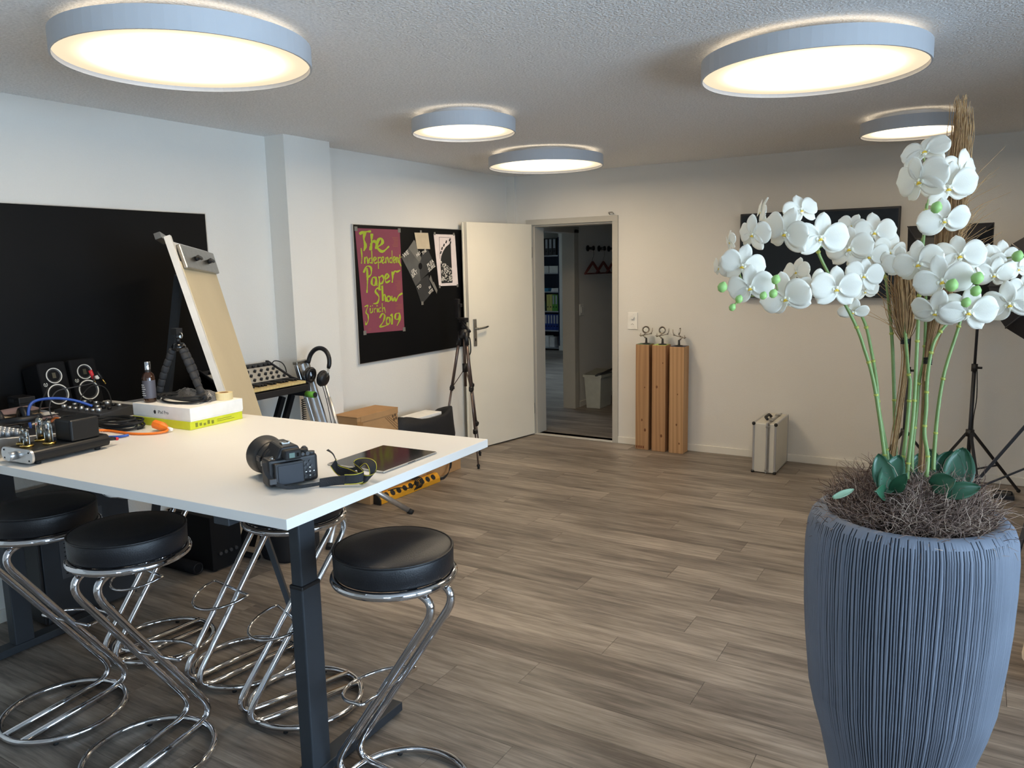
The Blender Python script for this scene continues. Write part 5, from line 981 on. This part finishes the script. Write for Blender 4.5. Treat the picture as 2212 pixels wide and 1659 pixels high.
def softbox(c, yaw, s, d, label, n=4, rot=45, pitch=0):
    t = thing('softbox', label, 'softbox', c); M_ = Matrix.Rotation(yaw, 4, 'Z') @ Matrix.Rotation(pitch, 4, 'X') @ Matrix.Rotation(R(90), 4, 'X'); Mr = M_ @ Matrix.Rotation(R(rot), 4, 'Z'); k = 1 / math.cos(math.pi / n)
    ob('cloth', MB().lathe([(.05, -d), (s * .72 * k, -d * .45), (s * k, 0), (s * k, .04), (s * k - .012, .04), (s * k - .012, .0), (s * .7 * k, -d * .40)], n, Mr, smooth=False, cap0=True), SBX, t, local=True)
    ob('front_diffuser', MB().lathe([(.0001, .004), ((s - .014) * k, .004)], n, Mr), mat('softbox_diffuser', rgb(196, 196, 196), .8), t, local=True)
    ob('lamp_holder', MB().cyl(M_ @ Vector((0, 0, -d - .10)), M_ @ Vector((0, 0, -d + .01)), .045, 16), BLACKP, t, local=True)
    for q in range(n): a = R(rot) + 2 * math.pi * q / n; ob('rod', MB().tube([M_ @ Vector((.045 * math.cos(a), .045 * math.sin(a), -d + .004)), M_ @ Vector((s * .72 * k * math.cos(a), s * .72 * k * math.sin(a), -d * .45 - .008)), M_ @ Vector((s * k * 1.003 * math.cos(a), s * k * 1.003 * math.sin(a), -.004))], .004, 6), LST, t, local=True)
    return t
softbox((-.19, 5.98, 1.60), R(172), .25, .26, 'square black softbox seen from behind the orchids', pitch=R(-6))
softbox((.315, 4.34, 1.495), R(178), .272, .20, 'large round black softbox at the right picture edge', 16, 0, pitch=R(4))
ob('softbox_cable', MB().tube(smooth_path([(.0, 5.985, 1.30), (-.045, 5.97, 1.25), (-.04, 5.97, 1.18), (-.01, 5.98, 1.24), (.0, 5.985, 1.28)], 6), .003, 6), RUBBER, label='small black cord loop hanging from the light stand', cat='cable')
ob('floor_cable', MB().tube(smooth_path([(.02, 5.98, .9), (.03, 5.99, .7), (.02, 5.985, .5), (.06, 5.9, .2), (.18, 5.85, .006), (.40, 5.9, .006), (.8, 5.8, .006)], 6), .0035, 6), RUBBER, label='black lamp cord running along the stand to the floor', cat='cable')
t = thing('ballast_box', 'flat black ballast box on the floor under the light stand', 'box', (.22, 5.95, 0)); ob('housing', MB().box(.165, 6.05, .0, .29, 6.13, .03), LST, t, bev=.004); ob('grip', MB().tube(fillet([(.18, 6.09, .03), (.18, 6.09, .05), (.275, 6.09, .05), (.275, 6.09, .03)], .012), .005, 8), BLACKP, t)
t = thing('cloth_bag', 'cream cloth bag on the floor at the right picture edge', 'bag', (.42, 3.5, 0)); vs = []; rn = random.Random(6)
for j, (s_, z) in enumerate(((.8, 0), (1, .04), (.95, .14), (.8, .24), (.6, .31), (.3, .34))):
    for k in range(20): a = 2 * math.pi * k / 20; e = s_ * (1 + .10 * math.sin(3 * a + j) + .08 * rn.random()); vs.append((.42 + .19 * e * math.cos(a), 3.52 + .17 * e * math.sin(a), z))
ob('body', MB().add(vs, [(j * 20 + k, j * 20 + (k + 1) % 20, (j + 1) * 20 + (k + 1) % 20, (j + 1) * 20 + k) for j in range(5) for k in range(20)] + [tuple(range(20))[::-1], tuple(100 + k for k in range(20))], False), mat('cream_cloth', rgb(226, 214, 196), .85, bump=(80, .2)), t); ob('grip', MB().tube(smooth_path([(.36, 3.5, .33), (.38, 3.5, .42), (.46, 3.5, .42), (.48, 3.5, .33)], 5), .010, 8), mat('cream_cloth', rgb(226, 214, 196), .85), t)
# ------------------------------------------------------------------ planter with artificial orchids
FLOWERS = [(-0.137,2.172,1.822,0.131,-0.528,-0.84,-0.127,0.212),(-0.084,2.298,1.813,0.124,0.349,-0.885,-0.307,0.044),(-0.083,2.165,1.727,0.111,0.115,-0.914,-0.388,0.065),(-0.062,2.354,1.854,0.111,0.721,-0.691,-0.05,-0.098),(-0.137,2.281,1.899,0.117,-0.195,-0.837,0.511,0.097),(-0.542,1.975,1.685,0.058,-0.77,-0.602,-0.212,0.232),(-0.501,2.038,1.704,0.098,-0.4,-0.909,-0.115,-0.171),(-0.489,2.079,1.759,0.079,-0.882,-0.42,0.214,-0.22),(-0.418,2.029,1.705,0.126,-0.308,-0.932,-0.192,-0.235),(-0.408,2.128,1.761,0.091,0.538,-0.761,0.363,0.171),(-0.344,2.048,1.691,0.121,0.417,-0.902,-0.11,-0.0),(-0.5,1.93,1.626,0.101,0.124,-0.99,-0.061,-0.111),(-0.473,1.902,1.575,0.111,0.12,-0.985,-0.123,0.17),(-0.559,1.953,1.621,0.073,-0.774,-0.633,-0.004,-0.135),(-0.3,2.236,1.666,0.117,-0.099,-0.985,-0.142,0.133),(-0.251,2.296,1.705,0.106,0.414,-0.904,0.107,-0.057),(-0.304,2.291,1.723,0.07,-0.083,-0.929,0.361,-0.25),(-0.258,2.257,1.645,0.109,0.515,-0.827,-0.226,-0.015),(-0.213,2.31,1.656,0.098,0.463,-0.872,-0.16,-0.213),(-0.219,2.276,1.62,0.073,0.12,-0.901,-0.417,-0.115),(-0.402,1.964,1.548,0.123,-0.085,-0.962,-0.259,0.232),(-0.353,2.067,1.567,0.104,0.394,-0.893,-0.218,-0.127),(-0.404,2.103,1.605,0.079,-0.422,-0.884,0.203,0.149),(-0.304,2.062,1.567,0.117,0.391,-0.912,-0.127,-0.026),(-0.255,2.155,1.594,0.097,0.527,-0.85,-0.004,-0.185),(-0.277,2.173,1.504,0.079,0.059,-0.734,-0.677,-0.04),(-0.255,2.196,1.554,0.067,0.496,-0.793,-0.354,0.235),(-0.173,2.222,1.623,0.09,-0.012,-0.984,-0.18,0.192),(-0.133,2.187,1.623,0.118,-0.191,-0.968,-0.161,0.177),(-0.079,2.142,1.584,0.129,0.073,-0.949,-0.306,0.245),(-0.048,2.265,1.639,0.119,0.114,-0.981,0.158,0.136),(-0.017,2.315,1.616,0.09,0.54,-0.842,-0.008,-0.213),(0.01,2.355,1.621,0.095,0.228,-0.973,-0.035,-0.128),(0.043,2.39,1.633,0.087,0.339,-0.902,0.267,-0.023),(0.028,2.338,1.591,0.094,0.351,-0.883,-0.312,0.037),(-0.087,2.159,1.507,0.116,-0.101,-0.844,-0.527,-0.173),(-0.02,2.163,1.507,0.122,0.29,-0.944,-0.16,-0.125),(0.065,2.241,1.522,0.116,-0.028,-0.984,-0.176,0.22),(0.079,2.37,1.602,0.074,0.548,-0.836,0.042,0.191),(0.092,2.335,1.556,0.073,0.328,-0.932,-0.155,-0.198)]
BUDS = [(-0.5135,1.8067,1.5761,0.0118),(-0.4785,1.8229,1.5477,0.0093),(-0.4908,1.8121,1.529,0.0082),(-0.4077,1.8734,1.5912,0.0107),(-0.411,1.8657,1.5588,0.01),(-0.4306,1.8531,1.5547,0.0089),(-0.097,2.0893,1.7495,0.0129),(-0.0554,2.0824,1.5695,0.0143),(-0.0053,2.1154,1.5845,0.0139),(-0.0065,2.1094,1.5553,0.0121),(-0.0245,2.0939,1.5293,0.0111),(0.0722,2.1709,1.6334,0.0125)]
STEMS = [[(-0.3466,2.1018,1.671),(-0.3499,2.0948,1.6433),(-0.271,2.1487,1.4786),(-0.2432,2.1746,1.397),(-0.2241,2.1754,1.3362),(-0.2072,2.1721,1.26),(-0.1839,2.1633,1.1317),(-0.1779,2.1612,1.0996)],[(-0.2964,2.2032,1.5388),(-0.2787,2.2108,1.5216),(-0.2513,2.2174,1.4656),(-0.235,2.2163,1.404),(-0.2163,2.201,1.321),(-0.2053,2.1936,1.2419),(-0.1825,2.1894,1.1409),(-0.1765,2.1847,1.0941)],[(-0.2254,2.2928,1.6027),(-0.2144,2.2951,1.578),(-0.1952,2.2846,1.4532),(-0.183,2.2717,1.3395),(-0.1678,2.249,1.16),(-0.162,2.2296,1.0978)],[(-0.1703,2.2671,1.5363),(-0.1618,2.2594,1.4644),(-0.1446,2.225,1.345),(-0.1385,2.2228,1.3117),(-0.1389,2.2029,1.2016),(-0.1421,2.1606,1.1076),(-0.1414,2.1542,1.0689)],[(-0.1267,2.2761,1.771),(-0.1284,2.2698,1.7419),(-0.1308,2.2355,1.5566),(-0.1284,2.2211,1.4679),(-0.1261,2.2039,1.3629),(-0.1246,2.1828,1.2393),(-0.1283,2.1589,1.117),(-0.1279,2.1521,1.0773)],[(-0.1178,2.2869,1.5356),(-0.112,2.2644,1.3891),(-0.1192,2.248,1.3215),(-0.1205,2.233,1.2418),(-0.1237,2.2133,1.142),(-0.1212,2.2045,1.0836)],[(-0.0559,2.255,1.4786),(-0.0809,2.2336,1.4433),(-0.0937,2.2192,1.4053),(-0.0991,2.2023,1.3289),(-0.0968,2.1911,1.258),(-0.097,2.1799,1.1954),(-0.0859,2.1647,1.1385),(-0.0858,2.1557,1.0878)],[(-0.0361,2.2903,1.4766),(-0.0407,2.283,1.4509),(-0.0635,2.2499,1.3425),(-0.0727,2.2369,1.234),(-0.0742,2.2298,1.1326),(-0.0737,2.2227,1.0912)],[(-0.3494,2.1119,1.6712),(-0.3837,2.1094,1.7071),(-0.4321,2.0943,1.7203),(-0.4975,2.0768,1.7108),(-0.5306,2.0485,1.6642),(-0.5288,2.0154,1.6054),(-0.5039,1.9868,1.5593),(-0.5062,1.9227,1.539),(-0.5126,1.8929,1.5259)],[(-0.2962,2.2028,1.5364),(-0.3279,2.1778,1.5699),(-0.3795,2.1458,1.5652),(-0.4154,2.0966,1.5431),(-0.426,1.9789,1.5821)],[(-0.2254,2.2928,1.6027),(-0.2574,2.306,1.6523),(-0.2906,2.2894,1.6716),(-0.3122,2.3078,1.7159)],[(-0.2254,2.2928,1.6027),(-0.2008,2.313,1.6326),(-0.1666,2.2981,1.6318),(-0.1377,2.2779,1.6194)],[(-0.1267,2.2761,1.771),(-0.1243,2.3217,1.8203),(-0.1375,2.3222,1.868),(-0.1479,2.3223,1.9037)],[(-0.1178,2.2869,1.5356),(-0.0893,2.3007,1.5828),(-0.0516,2.3554,1.6292),(0.0007,2.4093,1.6218),(0.0421,2.4234,1.6269),(0.076,2.2916,1.6344)],[(-0.0559,2.255,1.4786),(-0.0339,2.2999,1.5234),(-0.0286,2.2376,1.5539),(-0.0066,2.2035,1.5529),(-0.0576,2.175,1.5663)],[(-0.0277,2.2354,1.538),(-0.0262,2.1868,1.5255)],[(-0.0361,2.2903,1.4766),(0.0164,2.3557,1.5329),(0.0679,2.361,1.521),(0.1001,2.4017,1.5073)],[(-0.1328,2.2321,1.6774),(-0.1009,2.1823,1.7542)],[(-0.4876,1.9594,1.5488),(-0.4237,1.952,1.556),(-0.4297,1.9545,1.5907)],[(-0.5186,1.9448,1.5723),(-0.5358,1.8875,1.5742)]]
LEAVES = [((-0.1656,2.1038,1.067),(-0.1961,2.1338,1.1402),0.0542,0.3),((-0.174,2.0881,1.0736),(-0.147,2.1512,1.1373),0.0578,-0.3),((-0.1631,2.187,1.0609),(-0.1893,2.2191,1.1315),0.047,0),((-0.156,2.0989,1.0732),(-0.1216,2.0572,1.1207),0.0343,0.9),((-0.1729,2.0768,1.073),(-0.1924,2.0063,1.0747),0.0398,0.9),((-0.0531,2.2517,1.0511),(-0.0334,2.3009,1.1278),0.0867,0),((-0.0247,2.2461,1.0562),(-0.0092,2.2943,1.1419),0.0759,-0.5),((-0.0727,2.1513,1.085),(-0.0194,2.1381,1.0951),0.0542,0.9),((-0.0471,2.141,1.073),(0.0333,2.1436,1.0801),0.0434,1.0),((-0.0938,2.2418,1.0672),(-0.1115,2.2756,1.118),0.0687,0.1),((-0.2785,1.9777,1.0741),(-0.2344,2.0045,1.0748),0.0163,0.6),((-0.0899,2.2667,1.0616),(-0.0859,2.3157,1.1235),0.0687,0.1)]
GRASS_A = [(-0.1697,2.2169,1.1188),(-0.1542,2.2543,1.3432),(-0.1591,2.2648,1.419),(-0.1691,2.2796,1.5358),(-0.1809,2.3132,1.6321)]
GRASS_B = [(-0.1001,2.2058,1.0859),(-0.1019,2.2342,1.2516),(-0.1032,2.2544,1.37),(-0.0783,2.3265,1.5581),(-0.0704,2.4075,1.7872),(-0.0656,2.4505,1.9464),(-0.0677,2.482,2.0643)]
POT_C = (-0.1169, 2.1789)
PCX, PCY = -.121, 2.179
oc = thing('potted_orchid', 'tall slate-blue ribbed planter with white orchids and dried grass', 'plant', (PCX, PCY, 0))
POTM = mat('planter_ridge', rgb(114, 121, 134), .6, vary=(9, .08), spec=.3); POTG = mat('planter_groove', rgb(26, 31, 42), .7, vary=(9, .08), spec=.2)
def pot_mesh():
    prof = [(.112, 0.0), (.119, .004), (.135, .08), (.155, .18), (.1773, .284), (.1921, .352), (.2115, .42), (.227, .49), (.2402, .622), (.2465, .712), (.2495, .814), (.2490, .89), (.2445, .940), (.2360, .966), (.2220, .982), (.2080, .987), (.1970, .984)]
    dense = []
    for i in range(len(prof) - 1):
        n = max(1, int(abs(prof[i + 1][1] - prof[i][1]) / .022)); dense += [(prof[i][0] + (prof[i + 1][0] - prof[i][0]) * k / n, prof[i][1] + (prof[i + 1][1] - prof[i][1]) * k / n) for k in range(n)]
    dense.append(prof[-1]); NS = 1100; rn = random.Random(21); rid = []; top = []
    while len(rid) < NS:          # ridges of uneven width around the circumference
        w_ = rn.choice((4, 4, 5, 5, 6, 7)); dp = rn.uniform(.6, 1); tz = rn.uniform(.93, .968)
        for k in range(w_): rid.append((1.0 if k < (2 if w_ < 5 else 3) else 0.0) * dp); top.append(tz)
    rid = rid[:NS]; ph = [rn.uniform(0, 6.28) for _ in range(8)]; vs = []; GR = []
    for r, z in dense:
        GR.append([])
        for k in range(NS):
            a0 = 2 * math.pi * k / NS; g = rid[k] * (1.0 if .03 < z < top[k] else max(0, 1 - (z - top[k]) / .02) if z >= top[k] else .4)
            a = a0 + .0035 * math.sin(6 * z + ph[0] + 9 * math.sin(a0 * 3 + ph[2])) + .0018 * math.sin(17 * z + ph[1] + 40 * a0) + .0012 * math.sin(33 * z + 90 * a0 + ph[3])
            GR[-1].append(g); rr = r - .0030 * g; vs.append((rr * math.cos(a), rr * math.sin(a), z))
    fs = [(i * NS + k, i * NS + (k + 1) % NS, (i + 1) * NS + (k + 1) % NS, (i + 1) * NS + k) for i in range(len(dense) - 1) for k in range(NS)] + [tuple(range(NS))[::-1]]
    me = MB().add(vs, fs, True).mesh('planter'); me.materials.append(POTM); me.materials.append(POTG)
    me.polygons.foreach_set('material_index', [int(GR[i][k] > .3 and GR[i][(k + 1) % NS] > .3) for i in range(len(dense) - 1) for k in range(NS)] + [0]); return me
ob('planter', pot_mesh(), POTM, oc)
ob('inner_wall', MB().lathe([(.1970, .984), (.1910, .976), (.1880, .90), (.0001, .90)], 64, Matrix.Translation((PCX, PCY, 0))), mat('planter_inner', rgb(40, 44, 52), .6), oc)
ob('liner_rim', MB().tube([(PCX + .186 * math.cos(2 * math.pi * k / 64), PCY + .186 * math.sin(2 * math.pi * k / 64), .966) for k in range(64)], .005, 8, True), RUBBER, oc)
# moss / root fibre: uncountable, one mesh
def fibres(n, seed, fn, r0):
    rn = random.Random(seed); m = MB()
    for _ in range(n):
        p, d, L_ = fn(rn); pts = [p]; v = d.normalized()
        for k in range(5):
            v = (v + Vector((rn.uniform(-.6, .6), rn.uniform(-.6, .6), rn.uniform(-.55, .4)))).normalized(); pts.append(pts[-1] + v * L_ / 5)
        m.tube(pts, [r0, r0, r0 * .9, r0 * .8, r0 * .6, r0 * .35], 3, caps=False)
    return m
def moss(rn):
    a = rn.uniform(0, 6.283); r = .184 * math.sqrt(rn.random()); x = r * math.cos(a); y = r * math.sin(a)
    h = .962 + .070 * math.cos(min(1, r / .19) * 1.45) + (.085 * max(0, (y + .04) / .2) if abs(x) > .03 else 0.03) * rn.random()
    p = Vector((PCX + x, PCY + y, h - rn.random() * .03)); out = Vector((x, y, 0)) * 2.2
    return p, out + Vector((rn.uniform(-.5, .5), rn.uniform(-.5, .5), rn.uniform(.1, .8))), rn.uniform(.035, .10)
MOSS = [mat('dry_root_fibre', rgb(138, 116, 104), .9), mat('dry_root_fibre_pale', rgb(186, 164, 146), .9), mat('dry_root_fibre_dark', rgb(88, 68, 60), .9)]
ob('root_fibre', fibres(1900, 1, moss, .0011), MOSS[0], oc, kind='stuff'); ob('root_fibre', fibres(900, 2, moss, .0010), MOSS[1], oc, kind='stuff'); ob('root_fibre', fibres(1300, 3, moss, .0012), MOSS[2], oc, kind='stuff')
dm = MB(); vs = []
for j in range(9):
    for k in range(40): r = .186 * j / 8 + .0005; a = 2 * math.pi * k / 40; vs.append((PCX + r * math.cos(a), PCY + r * math.sin(a), .93 + .055 * math.cos(min(1, r / .19) * 1.5) + .004 * math.sin(5 * a + j)))
ob('root_ball', dm.add(vs, [(j * 40 + k, j * 40 + (k + 1) % 40, (j + 1) * 40 + (k + 1) % 40, (j + 1) * 40 + k) for j in range(8) for k in range(40)], True), mat('root_ball_dark', rgb(58, 46, 42), .95, bump=(80, .6)), oc)
# stems
STEMM = mat('orchid_stem', rgb(116, 140, 78), .5, vary=(18, .12)); NODE = mat('stem_node', rgb(160, 164, 72), .5); STALK = mat('flower_stalk', rgb(128, 144, 84), .5)
for i, s_ in enumerate(STEMS):
    main = i < 8; pts = smooth_path(s_, 7); r0 = .0048 if main else .0024
    st = ob('stem' if main else 'flower_stalk', MB().tube(pts, [r0 * (.75 + .35 * k / len(pts)) for k in range(len(pts))], 8), STEMM if main else STALK, oc)
    if main:
        for k in range(6, len(pts) - 6, 9):
            d = (pts[k + 1] - pts[k - 1]).normalized(); ob('node', MB().tube([pts[k] - d * .003, pts[k], pts[k] + d * .004], [.0046, .0062, .0044], 8), NODE, st)
# leaves
LEAFM = mat('orchid_leaf', rgb(46, 92, 66), .38, vary=(6, .15), coat=.1); LEAFP = mat('orchid_leaf_pale', rgb(130, 156, 128), .5)
def leaf_mesh(a, b, w_, tl_):
    a = Vector(a) - Vector((0, 0, .02)); b = Vector(b); ax = b - a; L_ = ax.length; t_ = ax.normalized(); view = Vector((.1, -1, .35)).normalized(); sd = t_.cross(view).normalized(); up = sd.cross(t_).normalized()
    NU, NV = 10, 9; vs = []
    for sgn in (1, -1):
        for i in range(NU + 1):
            u = i / NU; hw = w_ / 2 * (math.sin(math.pi * min(1, u * .86 + .12)) ** .75) * (1 if u < .97 else .3)
            for j in range(NV):
                v = -1 + 2 * j / (NV - 1); c = -.25 * (v * v) + .10 * abs(v); curve = tl_ * .22 * L_ * math.sin(u * 2.6) * .5
                vs.append(a + ax * u + sd * hw * v + up * (-w_ * c * .8 + curve) * (1) + up * .0008 * sgn)
    n1 = (NU + 1) * NV; fs = [(i * NV + j, i * NV + j + 1, (i + 1) * NV + j + 1, (i + 1) * NV + j) for i in range(NU) for j in range(NV - 1)]
    fs2 = [tuple(n1 + k for k in q[::-1]) for q in fs]; ed = []
    rim = [j for j in range(NV)] + [(i * NV + NV - 1) for i in range(1, NU + 1)] + [NU * NV + j for j in range(NV - 2, -1, -1)] + [i * NV for i in range(NU - 1, 0, -1)]
    for k in range(len(rim)): p, q = rim[k], rim[(k + 1) % len(rim)]; ed.append((q, p, n1 + p, n1 + q))
    return MB().add(vs, fs + fs2 + ed, True)
for i, (a, b, w_, tl_) in enumerate(LEAVES): ob('leaf', leaf_mesh(a, b, w_, tl_), LEAFP if i == 10 else LEAFM, oc)
# flowers
def petal_mat():
    m = bpy.data.materials.new('orchid_petal'); m.use_nodes = True; nt = m.node_tree; N = nt.nodes; L = nt.links; b = N['Principled BSDF']; out = N['Material Output']
    b.inputs['Base Color'].default_value = rgb(250, 246, 234); b.inputs['Roughness'].default_value = .5
    tr = N.new('ShaderNodeBsdfTranslucent'); tr.inputs[0].default_value = rgb(240, 234, 216); mx = N.new('ShaderNodeMixShader'); mx.inputs[0].default_value = .28
    tc = N.new('ShaderNodeTexCoord'); nz = N.new('ShaderNodeTexNoise'); nz.inputs['Scale'].default_value = 60; bp = N.new('ShaderNodeBump'); bp.inputs['Strength'].default_value = .12; bp.inputs['Distance'].default_value = .003
    L.new(tc.outputs['Object'], nz.inputs['Vector']); L.new(nz.outputs['Fac'], bp.inputs['Height']); L.new(bp.outputs[0], b.inputs['Normal'])
    L.new(b.outputs[0], mx.inputs[1]); L.new(tr.outputs[0], mx.inputs[2]); L.new(mx.outputs[0], out.inputs[0]); return m
PET = petal_mat(); LIPY = mat('orchid_throat', rgb(236, 196, 60), .5); LIPW = mat('orchid_lip', rgb(240, 236, 214), .5, vary=(120, .1))
def petal_mesh(name, L_, W_, kind):
    """unit flower (diameter 1), petal along +x in the xy plane, facing +z"""
    NU, NV = 13, 9; vs = []
    for sg in (1, -1):
        for i in range(NU + 1):
            u = .5 - .5 * math.cos(math.pi * i / NU)
            if kind == 'petal': hw = W_ / 2 * max(.16 * (1 - u), math.sqrt(max(0, 1 - ((u - .53) / .47) ** 2)) * (.80 + .20 * u))
            else: hw = W_ / 2 * max(.25 * (1 - u), math.sqrt(max(0, 1 - ((u - .50) / .50) ** 2)) ** 1.15)
            if i == NU: hw = W_ * .03
            for j in range(NV):
                v = -1 + 2 * j / (NV - 1); x = L_ * u * (1 - .03 * v * v * u); y = hw * v
                z = .03 - .10 * (u - .35) ** 2 * (1 if kind == 'petal' else 1.6) + .05 * v * v * (1 - u) - .035 * v * v * u + .006 * math.sin(9 * v + 5 * u) * u
                vs.append((x + .02, y, z + .004 * sg))
    n1 = (NU + 1) * NV; fs = [(i * NV + j, (i + 1) * NV + j, (i + 1) * NV + j + 1, i * NV + j + 1) for i in range(NU) for j in range(NV - 1)]
    rim = [j for j in range(NV)] + [(i * NV + NV - 1) for i in range(1, NU + 1)] + [NU * NV + j for j in range(NV - 2, -1, -1)] + [i * NV for i in range(NU - 1, 0, -1)]
    ed = [(rim[k], rim[(k + 1) % len(rim)], n1 + rim[(k + 1) % len(rim)], n1 + rim[k]) for k in range(len(rim))]
    me = MB().add(vs, fs + [tuple(n1 + k for k in q[::-1]) for q in fs] + ed, True).mesh(name); me.materials.append(PET); return me
PETM = petal_mesh('petal', .50, .60, 'petal'); SEPM = petal_mesh('sepal', .47, .32, 'sepal')
lip = MB().ball((0, -.07, .06), .05, 10, 6, (1.1, 1.1, .6)).ball((.07, -.04, .07), .045, 8, 5, (.7, 1, .5)).ball((-.07, -.04, .07), .045, 8, 5, (.7, 1, .5)).tube([(0, 0, .01), (0, .01, .06), (0, -.015, .10)], [.03, .032, .018], 8).tube([(0, -.10, .06), (.02, -.17, .05), (.06, -.19, .07)], [.022, .012, .003], 6).tube([(0, -.10, .06), (-.02, -.17, .05), (-.06, -.19, .07)], [.022, .012, .003], 6)
LIPM = lip.mesh('flower'); LIPM.materials.append(LIPW); thm = MB().ball((0, -.045, .085), .036, 8, 5, (1, .9, .6)).ball((.03, -.06, .085), .02, 6, 4).ball((-.03, -.06, .085), .02, 6, 4).mesh('throat'); thm.materials.append(LIPY)
def child(name, me, par, Mx):
    o = bpy.data.objects.new(name, me); C.objects.link(o); o.parent = par; o.matrix_local = Mx; OFF[o.name] = (0, 0, 0); return o
rn = random.Random(17)
for (x, y, z, s_, nx, ny, nz, rl) in FLOWERS:
    n_ = Vector((nx, ny, nz)).normalized(); up = (Vector((0, 0, 1)) - n_ * n_.z).normalized(); sd = up.cross(n_)
    Mw = Matrix(((sd.x, up.x, n_.x, x - PCX), (sd.y, up.y, n_.y, y - PCY), (sd.z, up.z, n_.z, z), (0, 0, 0, 1))) @ Matrix.Rotation(rl, 4, 'Z') @ Matrix.Scale(s_ * 1.02, 4)
    fl_ = child('flower', LIPM, oc, Mw)
    for a, me, nm in ((8, PETM, 'petal'), (172, PETM, 'petal'), (90, SEPM, 'sepal'), (218, SEPM, 'sepal'), (322, SEPM, 'sepal')):
        lift = .03 if nm == 'petal' else 0.0
        child(nm, me, fl_, Matrix.Translation((0, 0, lift)) @ Matrix.Rotation(R(a + rn.uniform(-9, 9)), 4, 'Z') @ Matrix.Rotation(R(rn.uniform(-14, 10)), 4, 'Y') @ Matrix.Scale(rn.uniform(.92, 1.06), 4))
    child('throat', thm, fl_, Matrix.Identity(4))
BUDM = mat('orchid_bud', rgb(150, 190, 110), .5, vary=(40, .08))
for x, y, z, r_ in BUDS: ob('bud', MB().lathe([(.0001, -r_ * 1.05), (r_ * .6, -r_ * .85), (r_, -r_ * .1), (r_ * .85, r_ * .55), (r_ * .35, r_ * 1.05), (.0001, r_ * 1.2)], 12, Matrix.Translation((x, y, z)) @ Matrix.Rotation(R(20), 4, 'Y')), BUDM, oc)
# dried grass bundles
STRAW = mat('dried_grass', rgb(176, 140, 96), .85, vary=(60, .2)); STRAW2 = mat('dried_grass_dark', rgb(132, 98, 64), .85, vary=(60, .2))
def bundle(path, tie, n, seed, spread, up_len, m):
    rn = random.Random(seed); P = smooth_path(path, 5); nP = len(P); ti = min(range(nP), key=lambda i: (P[i] - Vector(tie)).length); mb = MB()
    for k in range(n):
        dx, dy = rn.gauss(0, 1), rn.gauss(0, 1); stop = .42 + .62 * rn.random() ** 1.7; pts = []; last = min(nP - 1, int(ti + (nP - 1 - ti) * stop)) if rn.random() > .02 else nP - 1; wob = rn.uniform(0, 6)
        st = 0 if k % 5 == 0 else max(0, ti - rn.randint(0, 2))
        for i in range(st, last + 1):
            h = (i - ti) / max(1, nP - 1 - ti); e = .0035 + (spread * max(0, h) ** .8 * (1.45 - h) if h > 0 else .002); pts.append(P[i] + Vector((dx * e * .5, dy * e * .5, 0)) + Vector((math.sin(i * 2.1 + wob), math.cos(i * 1.7 + wob), 0)) * .0022 * max(0, h))
        if len(pts) > 2: mb.tube(pts, [.0010] * (len(pts) - 1) + [.0004], 3, caps=False)
    return ob('dried_grass', mb, m, oc, kind='stuff')
for G_, tie, n, sd_, sp in ((GRASS_A, GRASS_A[2], 150, 3, .045), (GRASS_B, GRASS_B[2], 320, 4, .036)):
    bundle(G_, tie, n, sd_, sp, 0, STRAW); bundle(G_, tie, n // 2, sd_ + 9, sp * 1.3, 0, STRAW2); t_ = Vector(tie)
    ob('binding_wire', MB().tube([t_ + Vector((.009 * math.cos(k * .7), .009 * math.sin(k * .7), -.008 + .0005 * k)) for k in range(36)], .0022, 6), RUBBER, oc)
rn = random.Random(31); mb = MB()
for k in range(60):      # loose stray blades leaning to the right
    b_ = Vector(GRASS_B[3]).lerp(Vector(GRASS_B[4]), rn.random()); d = Vector((rn.uniform(.2, 1.0), rn.uniform(-.4, .4), rn.uniform(.3, 1.2))).normalized(); L_ = rn.uniform(.06, .17); mb.tube([b_, b_ + d * L_ * .5 + Vector((0, 0, .006)), b_ + d * L_], [.0010, .0008, .0004], 3, caps=False)
for k in range(40):
    b_ = Vector(GRASS_A[2]).lerp(Vector(GRASS_A[3]), rn.random()); d = Vector((rn.uniform(-1, .4), rn.uniform(-.4, .4), rn.uniform(.4, 1.2))).normalized(); L_ = rn.uniform(.06, .14); mb.tube([b_, b_ + d * L_ * .5 + Vector((0, 0, .006)), b_ + d * L_], [.0010, .0008, .0004], 3, caps=False)
ob('dried_grass', mb, STRAW, oc, kind='stuff')
